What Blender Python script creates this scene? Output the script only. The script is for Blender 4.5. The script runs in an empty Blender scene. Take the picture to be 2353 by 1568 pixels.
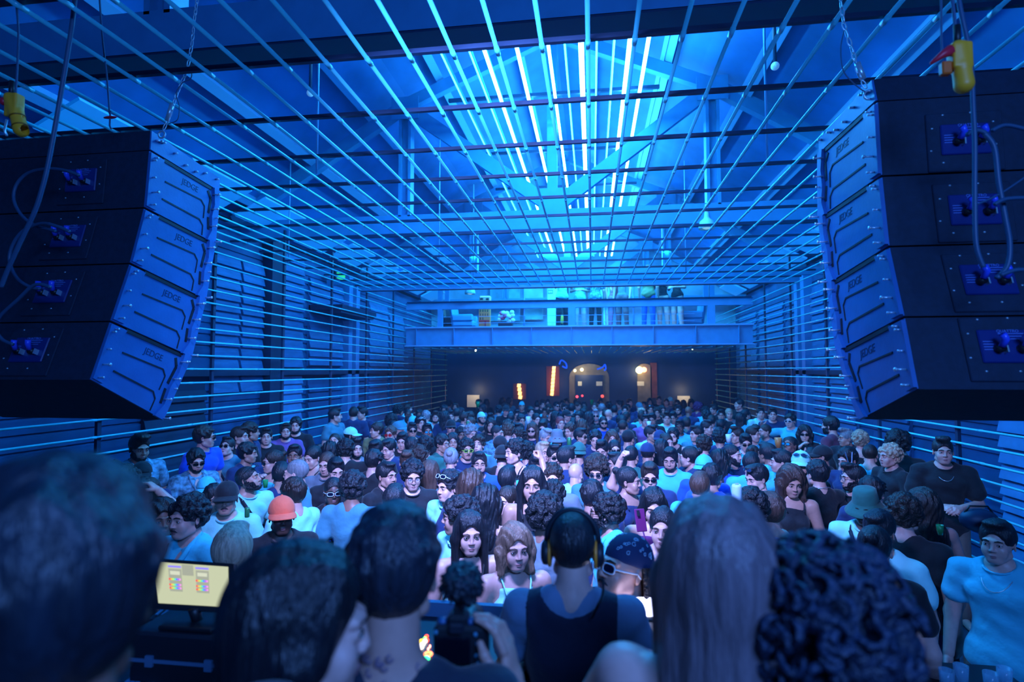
import bpy, math, random
import numpy as np
from mathutils import Vector, Matrix
S = bpy.context.scene
COL = S.collection
R = math.radians

# ---------------------------------------------------------------- camera
CAM_H, YAW, PIT = 2.6, 8.0, 2.98
cam_d = bpy.data.cameras.new('camera'); cam = bpy.data.objects.new('camera', cam_d); COL.objects.link(cam)
cam.location = (0, 0, CAM_H)
cam.rotation_euler = (R(90 + PIT), 0, R(YAW))
cam_d.lens = 20.0; cam_d.sensor_width = 36.0; cam_d.clip_start = 0.05; cam_d.clip_end = 200
cam_d.dof.use_dof = True; cam_d.dof.focus_distance = 5.0; cam_d.dof.aperture_fstop = 1.7
S.camera = cam

# ---------------------------------------------------------------- world, exposure
w = bpy.data.worlds.new('night'); S.world = w; w.use_nodes = True
bg = w.node_tree.nodes['Background']; bg.inputs[0].default_value = (0.012, 0.10, 0.42, 1); bg.inputs[1].default_value = 0.08
S.view_settings.view_transform = 'Standard'; S.view_settings.look = 'None'
S.view_settings.exposure = 0.0; S.view_settings.gamma = 1.0; S.view_settings.use_curve_mapping = False
S.cycles.max_bounces = 5; S.cycles.diffuse_bounces = 2; S.cycles.glossy_bounces = 2
S.cycles.transmission_bounces = 3; S.cycles.transparent_max_bounces = 6; S.cycles.volume_bounces = 0
S.cycles.sample_clamp_indirect = 3.0; S.cycles.sample_clamp_direct = 30.0
S.cycles.caustics_reflective = False; S.cycles.caustics_refractive = False

# ---------------------------------------------------------------- added area lights, no fixtures seen: crowd, foreground, hall and balcony fills
def area(name, loc, target, size, power, col, sy=None, spread=None):
    d = bpy.data.lights.new(name, 'AREA'); d.shape = 'RECTANGLE'; d.size = size; d.size_y = sy or size
    d.energy = power; d.color = col
    if spread: d.spread = R(spread)
    o = bpy.data.objects.new(name, d); COL.objects.link(o); o.location = loc
    o.rotation_euler = (Vector(target) - Vector(loc)).to_track_quat('-Z', 'Y').to_euler()
    return o
BLUE = (0.004, 0.24, 1.0)
VIO = (0.27, 0.37, 1.0)
area('crowd_fill', (-0.6, 1.9, 4.2), (-0.6, 8.0, 0.9), 1.0, 260, VIO, 0.3, 92)  # invented front batten, out of frame, to brighten the crowd
area('foreground_fill', (1.3, -1.7, 4.2), (-0.8, 2.2, 1.6), 2.0, 190, (0.10, 0.30, 1.0), 0.8)  # added behind the camera to lift the foreground figures
area('hall_fill', (-0.6, 7.0, 6.2), (-0.6, 7.6, 0), 3.0, 330, BLUE, 4.0)  # added overhead fills, this and the next, besides the tube lights
area('hall_fill', (-0.6, 12.5, 6.2), (-0.6, 13, 0), 3.0, 380, BLUE, 4.0)
area('balcony_fill', (-0.6, 15.9, 6.3), (-0.6, 18.2, 4.2), 6.0, 650, (0.03, 0.42, 1.0), 1.5)  # added to brighten the people on the balcony

# ---------------------------------------------------------------- materials
MATS = {}
def mat(name, col=(.5, .5, .5), rough=.6, metal=0.0, emit=None, es=0.0, spec=.5, bump=0.0, bscale=20.0, objcol=False,
        var=0.0, vscale=4.0, alpha=None, trans=0.0, bstretch=(1, 1, 1), coat=0.0, sheen=0.0):
    if name in MATS: return MATS[name]
    m = bpy.data.materials.new(name); m.use_nodes = True
    nt = m.node_tree; b = nt.nodes['Principled BSDF']
    b.inputs['Base Color'].default_value = (*col, 1)
    b.inputs['Roughness'].default_value = rough; b.inputs['Metallic'].default_value = metal
    b.inputs['Specular IOR Level'].default_value = spec
    if coat: b.inputs['Coat Weight'].default_value = coat
    if sheen: b.inputs['Sheen Weight'].default_value = sheen
    if emit: b.inputs['Emission Color'].default_value = (*emit, 1); b.inputs['Emission Strength'].default_value = es
    if trans: b.inputs['Transmission Weight'].default_value = trans
    if alpha is not None: b.inputs['Alpha'].default_value = alpha
    src = None
    if objcol:
        oi = nt.nodes.new('ShaderNodeObjectInfo'); src = oi.outputs['Color']
    if var or bump:
        tc = nt.nodes.new('ShaderNodeTexCoord'); mp = nt.nodes.new('ShaderNodeMapping'); mp.inputs['Scale'].default_value = bstretch
        nt.links.new(tc.outputs['Object'], mp.inputs[0])
    if var:
        n = nt.nodes.new('ShaderNodeTexNoise'); n.inputs['Scale'].default_value = vscale; n.inputs['Detail'].default_value = 4
        nt.links.new(mp.outputs[0], n.inputs['Vector'])
        mr = nt.nodes.new('ShaderNodeMapRange'); mr.inputs[1].default_value = .3; mr.inputs[2].default_value = .7
        mr.inputs[3].default_value = 1 - var; mr.inputs[4].default_value = 1 + var
        nt.links.new(n.outputs[0], mr.inputs[0])
        vm = nt.nodes.new('ShaderNodeVectorMath'); vm.operation = 'SCALE'
        if src is None: vm.inputs[0].default_value = col
        else: nt.links.new(src, vm.inputs[0])
        nt.links.new(mr.outputs[0], vm.inputs['Scale']); src = vm.outputs[0]
    if src is not None: nt.links.new(src, b.inputs['Base Color'])
    if bump:
        n2 = nt.nodes.new('ShaderNodeTexNoise'); n2.inputs['Scale'].default_value = bscale; n2.inputs['Detail'].default_value = 3
        nt.links.new(mp.outputs[0], n2.inputs['Vector'])
        bp = nt.nodes.new('ShaderNodeBump'); bp.inputs['Strength'].default_value = bump; bp.inputs['Distance'].default_value = .02
        nt.links.new(n2.outputs[0], bp.inputs['Height']); nt.links.new(bp.outputs[0], b.inputs['Normal'])
    MATS[name] = m
    return m

# ---------------------------------------------------------------- mesh builder
class MB:
    def __init__(s): s.v = []; s.f = []; s.m = []; s.n = 0
    def add(s, verts, faces, mi=0):
        s.v.extend([tuple(p) for p in verts]); s.f.extend([[i + s.n for i in f] for f in faces]); s.m.extend([mi] * len(faces)); s.n += len(verts); return s
    def frame(s, c, sx, sy, sz, M=None, mi=0):
        hx, hy, hz = sx / 2, sy / 2, sz / 2
        vs = [Vector((x, y, z)) for x in (-hx, hx) for y in (-hy, hy) for z in (-hz, hz)]
        if M is not None: vs = [M @ p for p in vs]
        vs = [p + Vector(c) for p in vs]
        return s.add(vs, [(0, 1, 3, 2), (4, 6, 7, 5), (0, 4, 5, 1), (2, 3, 7, 6), (0, 2, 6, 4), (1, 5, 7, 3)], mi)
    box = frame
    def bevbox(s, c, sx, sy, sz, b, M=None, mi=0):
        # box with chamfered edges: 24 verts
        hx, hy, hz = sx / 2, sy / 2, sz / 2; vs = []; idx = {}
        for ix in (-1, 1):
            for iy in (-1, 1):
                for iz in (-1, 1):
                    for a in range(3):
                        q = [ix * (hx - b), iy * (hy - b), iz * (hz - b)]; q[a] += (ix, iy, iz)[a] * b
                        idx[(ix, iy, iz, a)] = len(vs); vs.append(Vector(q))
        fs = []
        for a in range(3):
            o = [k for k in range(3) if k != a]
            for sg in (-1, 1):
                lp = []
                for (p, q) in ((-1, -1), (1, -1), (1, 1), (-1, 1)):
                    k = [0, 0, 0]; k[a] = sg; k[o[0]] = p; k[o[1]] = q; lp.append(idx[(*k, a)])
                fs.append(lp)
        for a in range(3):
            o = [k for k in range(3) if k != a]
            for p in (-1, 1):
                for q in (-1, 1):
                    k0 = [0, 0, 0]; k1 = [0, 0, 0]; k0[a] = -1; k1[a] = 1
                    for k in (k0, k1): k[o[0]] = p; k[o[1]] = q
                    fs.append([idx[(*k0, o[0])], idx[(*k1, o[0])], idx[(*k1, o[1])], idx[(*k0, o[1])]])
        for ix in (-1, 1):
            for iy in (-1, 1):
                for iz in (-1, 1): fs.append([idx[(ix, iy, iz, a)] for a in range(3)])
        if M is not None: vs = [M @ p for p in vs]
        return s.add([p + Vector(c) for p in vs], fs, mi)
    def beam(s, p0, p1, w, h, up=(0, 0, 1), mi=0):
        p0, p1 = Vector(p0), Vector(p1); d = (p1 - p0).normalized(); u = Vector(up); sd = d.cross(u).normalized(); u = sd.cross(d).normalized()
        vs = [p + sd * (a * w / 2) + u * (b * h / 2) for p in (p0, p1) for a, b in ((-1, -1), (1, -1), (1, 1), (-1, 1))]
        return s.add(vs, [(0, 1, 2, 3), (7, 6, 5, 4), (0, 4, 5, 1), (1, 5, 6, 2), (2, 6, 7, 3), (3, 7, 4, 0)], mi)
    def ibeam(s, p0, p1, w, h, t=.03, mi=0):
        p0, p1 = Vector(p0), Vector(p1); z = Vector((0, 0, h / 2 - t / 2))
        s.beam(p0 + z, p1 + z, w, t, mi=mi); s.beam(p0 - z, p1 - z, w, t, mi=mi); return s.beam(p0, p1, t, h - 2 * t + .002, mi=mi)
    def tube(s, pts, r, n=10, mi=0, closed=False, caps=True):
        pts = [Vector(p) for p in pts]; N = len(pts); rs = r if isinstance(r, (list, tuple)) else [r] * N
        vs = []; prev = None
        for i, p in enumerate(pts):
            if closed: d = (pts[(i + 1) % N] - pts[i - 1]).normalized()
            else: d = (pts[min(i + 1, N - 1)] - pts[max(i - 1, 0)]).normalized()
            if prev is None:
                a = Vector((0, 0, 1)) if abs(d.z) < .9 else Vector((1, 0, 0)); u = d.cross(a).normalized()
            else: u = (prev - d * prev.dot(d)).normalized()
            prev = u; v2 = d.cross(u)
            for k in range(n):
                t = 2 * math.pi * k / n; vs.append(p + (u * math.cos(t) + v2 * math.sin(t)) * rs[i])
        fs = []
        for i in range(N if closed else N - 1):
            j = (i + 1) % N
            for k in range(n): fs.append((i * n + k, i * n + (k + 1) % n, j * n + (k + 1) % n, j * n + k))
        if caps and not closed: fs.append(list(range(n))[::-1]); fs.append([(N - 1) * n + k for k in range(n)])
        return s.add(vs, fs, mi)
    def ell(s, c, r, n=12, m=8, M=None, mi=0):
        vs = []; fs = []
        for i in range(m + 1):
            th = math.pi * i / m
            for k in range(n):
                ph = 2 * math.pi * k / n; p = Vector((r[0] * math.sin(th) * math.cos(ph), r[1] * math.sin(th) * math.sin(ph), r[2] * math.cos(th)))
                if M is not None: p = M @ p
                vs.append(p + Vector(c))
        for i in range(m):
            for k in range(n): fs.append((i * n + k, (i + 1) * n + k, (i + 1) * n + (k + 1) % n, i * n + (k + 1) % n))
        return s.add(vs, fs, mi)
    def lathe(s, c, prof, n=20, M=None, mi=0):
        vs = []; fs = []
        for (r, z) in prof:
            for k in range(n):
                t = 2 * math.pi * k / n; p = Vector((r * math.cos(t), r * math.sin(t), z))
                if M is not None: p = M @ p
                vs.append(p + Vector(c))
        for i in range(len(prof) - 1):
            for k in range(n): fs.append((i * n + k, i * n + (k + 1) % n, (i + 1) * n + (k + 1) % n, (i + 1) * n + k))
        return s.add(vs, fs, mi)
    def prism(s, poly, axis, a, b, mi=0):
        # poly in the two remaining axes; extruded from a to b along axis
        def P(q, t):
            l = list(q); l.insert(axis, t); return Vector(l)
        n = len(poly); vs = [P(q, a) for q in poly] + [P(q, b) for q in poly]
        fs = [list(range(n))[::-1], list(range(n, 2 * n))] + [(i, (i + 1) % n, n + (i + 1) % n, n + i) for i in range(n)]
        return s.add(vs, fs, mi)
    def mesh(s, name, mats, smooth=False):
        me = bpy.data.meshes.new(name); me.from_pydata(s.v, [], s.f); me.update()
        for m in (mats if isinstance(mats, (list, tuple)) else [mats]): me.materials.append(m)
        if any(s.m): me.polygons.foreach_set('material_index', s.m)
        if smooth: me.polygons.foreach_set('use_smooth', [True] * len(me.polygons))
        return me
    def build(s, name, mats, parent=None, smooth=False, kind=None, color=None, loc=None):
        o = bpy.data.objects.new(name, s.mesh(name, mats, smooth)); COL.objects.link(o)
        if parent: o.parent = parent
        if kind: o['kind'] = kind
        if color: o.color = (*color, 1)
        if loc: o.location = loc
        return o
def tag(o, label, cat, group=None):
    o['label'] = label; o['category'] = cat
    if group: o['group'] = group
    return o
def thing(name, label, cat, loc=(0, 0, 0), rz=0.0, group=None):
    o = bpy.data.objects.new(name, None); COL.objects.link(o); o.location = loc; o.rotation_euler = (0, 0, rz)
    o.empty_display_size = .1
    return tag(o, label, cat, group)
def copy_tree(o, parent=None):
    c = o.copy(); COL.objects.link(c); c.parent = parent
    for ch in list(o.children): copy_tree(ch, c)
    return c
def rnd(a, b): return a + (b - a) * random.random()
random.seed(7); np.random.seed(7)

# a place in the hall seen at a given direction, on a plane X=.., Y=.. or Z=.. (surveying the hall from where the picture was taken)
FP = 20 / 36 * 2353
def ray(x, y):
    u = (x - 1176.5) / FP; v = (784 - y) / FP; cp, sp = math.cos(R(PIT)), math.sin(R(PIT))
    fy = cp - sp * v; fz = sp + cp * v; c, s_ = math.cos(R(YAW)), math.sin(R(YAW))
    return (u * c - fy * s_, u * s_ + fy * c, fz)
def atY(x, y, Y): r = ray(x, y); t = Y / r[1]; return Vector((r[0] * t, Y, CAM_H + r[2] * t))
def atX(x, y, X): r = ray(x, y); t = X / r[0]; return Vector((X, r[1] * t, CAM_H + r[2] * t))
def atZ(x, y, Z): r = ray(x, y); t = (Z - CAM_H) / r[2]; return Vector((r[0] * t, r[1] * t, Z))
# ================================================================ THE HALL
XL, XR = -5.15, 4.10          # planes of the side tubes
WL, WR = -6.35, 5.30          # walls
YB = 20.6
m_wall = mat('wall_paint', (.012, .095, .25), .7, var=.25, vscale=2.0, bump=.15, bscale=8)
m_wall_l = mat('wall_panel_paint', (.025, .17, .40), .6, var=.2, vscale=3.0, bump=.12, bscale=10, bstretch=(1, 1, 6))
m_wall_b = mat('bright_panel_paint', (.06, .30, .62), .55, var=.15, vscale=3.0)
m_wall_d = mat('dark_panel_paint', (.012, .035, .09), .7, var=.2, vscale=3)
m_floor = mat('floor_concrete', (.04, .07, .12), .5, var=.3, vscale=3, bump=.1, bscale=30)
m_steel = mat('painted_steel', (.05, .31, .58), .5, var=.08, vscale=5)
m_steel_d = mat('dark_steel', (.006, .035, .09), .5)
m_tube = mat('tube_paint', (.10, .85, 1.0), .25, spec=.8)
m_roof = mat('roof_sheet', (.02, .19, .50), .6, var=.25, vscale=1.2)
m_pur = mat('purlin_paint', (.18, .50, .80), .45)
m_black = mat('black_plastic', (.01, .014, .02), .45)
m_chrome = mat('chrome', (.7, .8, .85), .2, metal=1.0)
m_white = mat('white_paint', (.8, .85, .88), .5)

MB().box((-.5, 9.5, -.1), 14.5, 25, .2).build('floor', m_floor, kind='structure')
# side walls: a wall slab, horizontal boarding, and panels of their own colours
def wall_side(name, X, sgn):
    b = MB(); b.box((X + sgn * .1, 9.5, 2.6), .2, 25, 5.2)
    z = .25
    while z < 4.9:
        b.box((X - sgn * .012, 9.5, z), .03, 24.9, .15); z += .19
    b.build(name, m_wall, kind='structure')
wall_side('wall_left', WL, -1); wall_side('wall_right', WR, 1)
# wall panels (boarded bays between the posts), each its own board stack
def bay(X, sgn, y0, y1, z0, z1, m, pitch=.2, name='trim_1'):
    b = MB(); z = z0 + pitch / 2
    b.box((X - sgn * .045, (y0 + y1) / 2, (z0 + z1) / 2), .04, y1 - y0, z1 - z0)
    while z < z1 - .02:
        M = Matrix.Rotation(R(14 * sgn), 3, 'Y')
        b.box((X - sgn * .085, (y0 + y1) / 2, z), .025, y1 - y0, pitch * .84, M); z += pitch
    return b.build(name, m, kind='structure')
yL = lambda px: atX(px, 800, WL + .1).y
yR = lambda px: atX(px, 800, WR - .1).y
tn = [0]
def nm():
    tn[0] += 1; return 'trim_%d' % tn[0]
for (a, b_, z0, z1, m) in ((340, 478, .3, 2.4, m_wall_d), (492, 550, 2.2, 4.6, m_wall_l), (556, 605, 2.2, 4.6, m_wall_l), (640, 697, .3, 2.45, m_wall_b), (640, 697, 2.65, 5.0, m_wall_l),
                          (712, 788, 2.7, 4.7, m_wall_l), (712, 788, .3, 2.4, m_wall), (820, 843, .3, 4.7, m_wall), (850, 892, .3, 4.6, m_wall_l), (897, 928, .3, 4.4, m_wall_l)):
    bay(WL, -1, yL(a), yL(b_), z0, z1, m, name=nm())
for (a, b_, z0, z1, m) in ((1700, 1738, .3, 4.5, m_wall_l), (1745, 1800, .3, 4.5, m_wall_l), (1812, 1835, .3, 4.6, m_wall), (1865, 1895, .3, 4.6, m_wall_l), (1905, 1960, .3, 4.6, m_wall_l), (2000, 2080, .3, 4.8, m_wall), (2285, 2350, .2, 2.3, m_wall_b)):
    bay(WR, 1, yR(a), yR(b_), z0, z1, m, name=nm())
for (a, b_) in ((608, 640),):
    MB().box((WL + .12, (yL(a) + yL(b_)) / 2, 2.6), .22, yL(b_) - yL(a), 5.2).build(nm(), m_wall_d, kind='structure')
# bright pilasters
for px, X, sg in ((795, WL, -1), (812, WL, -1), (1842, WR, 1), (1858, WR, 1)):
    y = (yL if sg < 0 else yR)(px)
    MB().box((X - sg * .12, y, 2.5), .2, .22, 5.0).build(nm(), m_wall_b, kind='structure')
# ledge along both walls and dark awning box
for X, sg in ((WL, -1), (WR, 1)):
    MB().box((X - sg * .12, 9.5, 2.56), .2, 24, .1).build(nm(), m_wall_d, kind='structure')
tag(MB().box((WL + .45, (yL(712) + yL(800)) / 2, 4.02), .8, yL(800) - yL(712), .12).box((WL + .45, (yL(712) + yL(800)) / 2, 3.94), .7, yL(800) - yL(712) - .1, .08)
    .build('awning', m_wall_d), 'dark shallow awning fixed to the boarded wall beside the exit lamp', 'awning')
ex = thing('exit_sign', 'small green lit exit sign high on the boarded wall', 'exit sign', atX(778, 636, WL + .35))
MB().bevbox((0, 0, 0), .12, .5, .2, .01).build('housing', m_black, ex)
MB().box((.062, 0, 0), .008, .44, .15).build('lit_face', mat('green_glow', (.02, .3, .1), emit=(.02, .6, .12), es=.9), ex)
# back wall: dark glazed front below the balcony
m_back = mat('back_wall_dark', (.006, .03, .10), .5, var=.3, vscale=1.0)
MB().box((-.5, YB + 1.6, 1.9), 12.5, .2, 3.8).build('wall_back', m_back, kind='structure')
# balcony floor, edge beam, underside
MB().box((-.52, 18.2, 3.62), 9.15, 5.6, .3).build('ceiling', mat('balcony_soffit', (.02, .06, .14), .6), kind='structure')
bb = thing('balcony_beam', 'deep blue steel edge beam of the balcony across the hall', 'beam', (-.52, 15.32, 3.27))
MB().ibeam((-4.62, 0, .26), (4.62, 0, .26), .22, .53, .035).build('web', m_steel, bb)
MB().box((0, -.1, .012), 9.26, .04, .03).box((0, -.1, .52), 9.26, .04, .03).build('flange_edge', m_pur, bb)
for i in range(9): MB().box((-4.3 + i * 1.07, -.06, .265), .015, .1, .45).build('stiffener', m_steel, bb)

# roof: two slopes with a shallower crown
APX, APZ = -.63, 8.5
slope = [(WL - .3, 5.05), (-3.4, 7.3), (APX, 8.5), (1.86, 7.3), (WR + .3, 5.05)]
b = MB()
for (x0, z0), (x1, z1) in zip(slope, slope[1:]):
    b.beam((( x0 + x1) / 2, -1.5, (z0 + z1) / 2 + .42), ((x0 + x1) / 2, 22.3, (z0 + z1) / 2 + .42), math.hypot(x1 - x0, z1 - z0) + .05, .06, up=Vector((-(z1 - z0), 0, x1 - x0)))
b.build('roof', m_roof, kind='structure')
# gable wall above the balcony, bright
m_gab = mat('gable_plaster', (.22, .55, .78), .7, var=.3, vscale=1.3)
MB().box((-.5, 22.3, 6.2), 12.5, .2, 4.9).build('wall_back_upper', m_gab, kind='structure')
# purlins along the roof
k = 0
for i, ((x0, z0), (x1, z1)) in enumerate(zip(slope, slope[1:])):
    n = 3 if i in (0, 3) else 2
    for j in range(n):
        t = (j + .5) / n; x = x0 + (x1 - x0) * t; z = z0 + (z1 - z0) * t + .28
        o = MB().beam((x, -1.2, z), (x, 22.1, z), .07, .2, up=Vector((-(z1 - z0), 0, x1 - x0))).beam((x + .06, -1.2, z - .1), (x + .06, 22.1, z - .1), .14, .02, up=Vector((-(z1 - z0), 0, x1 - x0))).build('purlin', m_pur)
        tag(o, 'long blue steel purlin running the length of the roof slope', 'purlin', 'purlins under the roof')
# translucent side lights along the eaves
m_sky = mat('skylight_sheet', (.3, .7, .95), .4, emit=(.0, .22, 1.0), es=.35)
wi = 0
for X, sg, X2 in ((-5.95, -1, -5.35), (5.0, 1, 4.4)):
    for j in range(9):
        y0 = 5.2 + j * 1.75; wi += 1
        MB().beam(((X + X2) / 2, y0, 5.35), ((X + X2) / 2, y0 + 1.35, 5.35), .62, .04, up=Vector((sg * .5, 0, 1))).build('window_%d' % wi, m_sky, kind='structure')

# trusses
def truss(Y, label, full=True):
    t = thing('roof_truss', label, 'roof truss', (APX, Y, 5.0), group='roof trusses across the hall')
    MB().box((0, 0, .165), 12.2, .2, .33).build('tie_beam', m_steel, t)
    MB().box((0, 0, -.006), 12.2, .2, .02).build('underside_shade', m_steel_d, t)  # dark sheet: the shade under the beam is put into its colour
    if full:
        for s in (-1, 1):
            MB().beam((s * 5.9, 0, .35), (s * 2.62, 0, 2.35), .14, .22).build('rafter', m_steel, t)
            MB().beam((s * 2.62, 0, 2.35), (0, 0, 3.45), .14, .2).build('rafter', m_steel, t)
            MB().box((s * 2.62 - .085, 0, 1.33), .05, .2, 2.05).box((s * 2.62 + .085, 0, 1.33), .05, .2, 2.05).box((s * 2.62, 0, 1.33), .14, .04, 2.05).build('queen_post', m_steel, t)
            MB().beam((s * 2.5, 0, 2.2), (s * .1, 0, .45), .12, .24).build('brace', m_steel, t)
        MB().box((-.02, 0, 1.87), .17, .12, 3.1).build('king_post', m_steel, t)
        for gx, gy, gz in ((0, -.07, .5), (2.62, -.11, 2.25), (-2.62, -.11, 2.25)): MB().box((gx, gy, gz), .5, .02, .4).build('gusset_plate', m_steel, t)
    return t
truss(3.86, 'steel tie beam truss nearest, crossing just above the hanging speakers')
truss(9.6, 'middle steel roof truss with king post and braces between the light tubes')
truss(15.5, 'steel roof truss standing over the balcony railing')
truss(21.3, 'rearmost steel roof truss against the bright gable wall')

# light tubes under the ridge
m_led = mat('blue_white_tube_light', (.7, .9, 1), emit=(.07, .50, 1.0), es=44)
m_led2 = mat('thin_blue_tube_light', (.7, .9, 1), emit=(.03, .42, 1.0), es=12)
for seg, (y0, y1) in enumerate(((4.15, 15.3), (15.75, 20.9))):
    where = ('over the dance floor', 'over the balcony')[seg]
    for i, (X, r, bright) in enumerate(((-1.95, .013, 0), (-1.57, .013, 0), (-1.37, .026, 1), (-.94, .026, 1), (-.53, .022, 1), (-.32, .012, 0), (-.11, .036, 1), (.09, .012, 0), (.31, .014, 0), (.52, .042, 1), (.74, .026, 1))):
        t = MB().tube([(X, y0, 6.8), (X, y1, 6.8)], r, 10).build('tube_light', m_led if bright else m_led2, smooth=True)
        tag(t, ('thick glaring blue-white tube light ' if bright else 'thin blue tube light ') + where, 'tube light', ('bright' if bright else 'thin') + ' tube lights ' + where)
        for ye in (y0, y1): MB().tube([(X, ye - .03, 6.8), (X, ye + .03, 6.8)], r * 1.3, 8).build('end_cap', m_steel_d, t)
        MB().box((X, (y0 + y1) / 2, 6.85 + r), .03, y1 - y0, .03).build('carrier_rail', m_steel, t)
for Y in (5.3, 7.0, 8.7, 11.0, 13.2):
    tag(MB().box((-.6, Y, 6.93), 3.3, .05, .05).build('hanger_bar', m_steel_d), 'dark flat bar carrying the tube lights under the ridge', 'bar', 'bars carrying the tube lights')

# ceiling grid: tubes along the hall, flat bars across
def rod(p0, p1, r, joints, name, label, cat, group, m=m_tube):
    b = MB(); b.tube([p0, p1], r, 10)
    for q in joints: b.tube([(p0[0], q - .035, p0[2]), (p0[0], q + .035, p0[2])], r * 1.22, 10)
    o = b.build(name, m, smooth=True); return tag(o, label, cat, group)
cross_y = [2.40 + .725 * i for i in range(14)]
for k in range(-20, 17):
    x = -.01 + .257 * k
    if x < XL + .05 or x > XR - .02: continue
    rod((x, .6, 4.43), (x, 12.1, 4.43), .0125, cross_y, 'ceiling_tube', 'pale blue metal tube of the open ceiling grid running along the hall', 'metal tube', 'tubes of the ceiling grid')
for y in cross_y:
    tag(MB().box(((XL + XR) / 2, y, 4.462), XR - XL, .03, .028).build('cross_bar', m_steel_d), 'dark flat bar laid across the ceiling grid tubes', 'metal bar', 'cross bars of the ceiling grid')
# side tubes
for k in range(-9, 15):
    z = 1.90 + .18 * k
    if z < .2 or z > 4.45: continue
    rod((XL, .8, z), (XL, 19.9, z), .0125, [2.4 + 1.45 * i for i in range(12)], 'side_tube', 'pale blue horizontal tube in front of the wall with the exit sign', 'metal tube', 'horizontal tubes before the exit sign wall')
for k in range(0, 25):
    z = 4.38 - .173 * k
    if z < .2: continue
    rod((XR, .8, z), (XR, 19.9, z), .0125, [2.4 + 1.45 * i for i in range(12)], 'side_tube', 'pale blue horizontal tube in front of the wall opposite the exit sign', 'metal tube', 'horizontal tubes before the wall opposite the exit sign')
for X, sg, w_ in ((XL - .04, -1, 'exit sign wall'), (XR + .04, 1, 'wall opposite the exit sign')):
    for y in [3.6 + 1.8 * i for i in range(10)]:
        top = 5.0 if y < 15 else 3.6
        tag(MB().box((X, y, top / 2), .035, .05, top).build('tube_post', m_steel_d), 'slim dark upright post carrying the horizontal tubes of the ' + w_, 'post', 'posts carrying the side tubes, ' + w_)
# hanging rods of the grid
for px, py, Y in ((733, 90, 5.0), (1755, 30, 5.2), (1010, 440, 9.4), (1575, 540, 11.0), (667, 400, 9.3), (1088, 540, 11.8)):
    p = atY(px, py, Y); tag(MB().tube([(p.x, Y, 4.46), (p.x, Y, 6.6)], .011, 8).build('hanger_rod', m_pur, smooth=True), 'thin steel hanger rod holding the ceiling grid', 'hanger rod', 'hanger rods of the ceiling grid')
# end frame of the grid with mesh edge
gf = thing('grid_end_frame', 'blue steel frame closing the ceiling grid before the balcony', 'frame', (-.52, 12.2, 4.4))
MB().box((0, 0, .07), 9.4, .06, .14).box((0, .1, .22), 11, .08, .12).build('bar', m_steel, gf)
MB().box((0, .02, -.01), 9.3, .05, .015).build('bottom_edge', m_steel_d, gf)
# tubes under the balcony
for k in range(-19, 16):
    x = -.01 + .257 * k
    tag(MB().tube([(x, 15.25, 3.22), (x, 20.3, 3.22)], .011, 8).build('soffit_tube', m_tube, smooth=True), 'short tube of the low ceiling under the balcony', 'metal tube', 'tubes under the balcony')

# balcony railing
rl = thing('balcony_railing', 'blue steel balcony railing with flat top rail and thin wires', 'railing', (-.52, 15.42, 3.78))
zt = atY(1200, 693, 15.42).z - 3.78; zb = atY(1200, 709, 15.42).z - 3.78
MB().box((0, 0, (zt + zb) / 2), 9.3, .12, zt - zb).build('top_rail', m_steel, rl)
MB().box((0, -.03, zt + .012), 9.2, .2, .02).build('cap', m_steel_d, rl)
for px in (1012, 1314, 1634):
    x = atY(px, 730, 15.42).x + .52
    MB().box((x, 0, zb / 2), .19 if px != 1012 else .13, .12, zb).build('post', m_steel, rl)
for px in (1012, 1028, 1622, 1636):
    x = atY(px, 700, 15.42).x + .52
    MB().box((x, 0, (zt + 1.3) / 2), .12, .1, 1.3 - zt).build('upright', m_steel, rl)
for px in (1204, 1456):
    x = atY(px, 730, 15.42).x + .52
    MB().tube([(x, .05, 0), (x, .05, 1.25)], .022, 8).build('slim_post', m_pur, rl, smooth=True)
for z in (.14, .32): MB().tube([(-3.8, .02, z), (3.2, .02, z)], .006, 6).build('wire', m_pur, rl)

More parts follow.
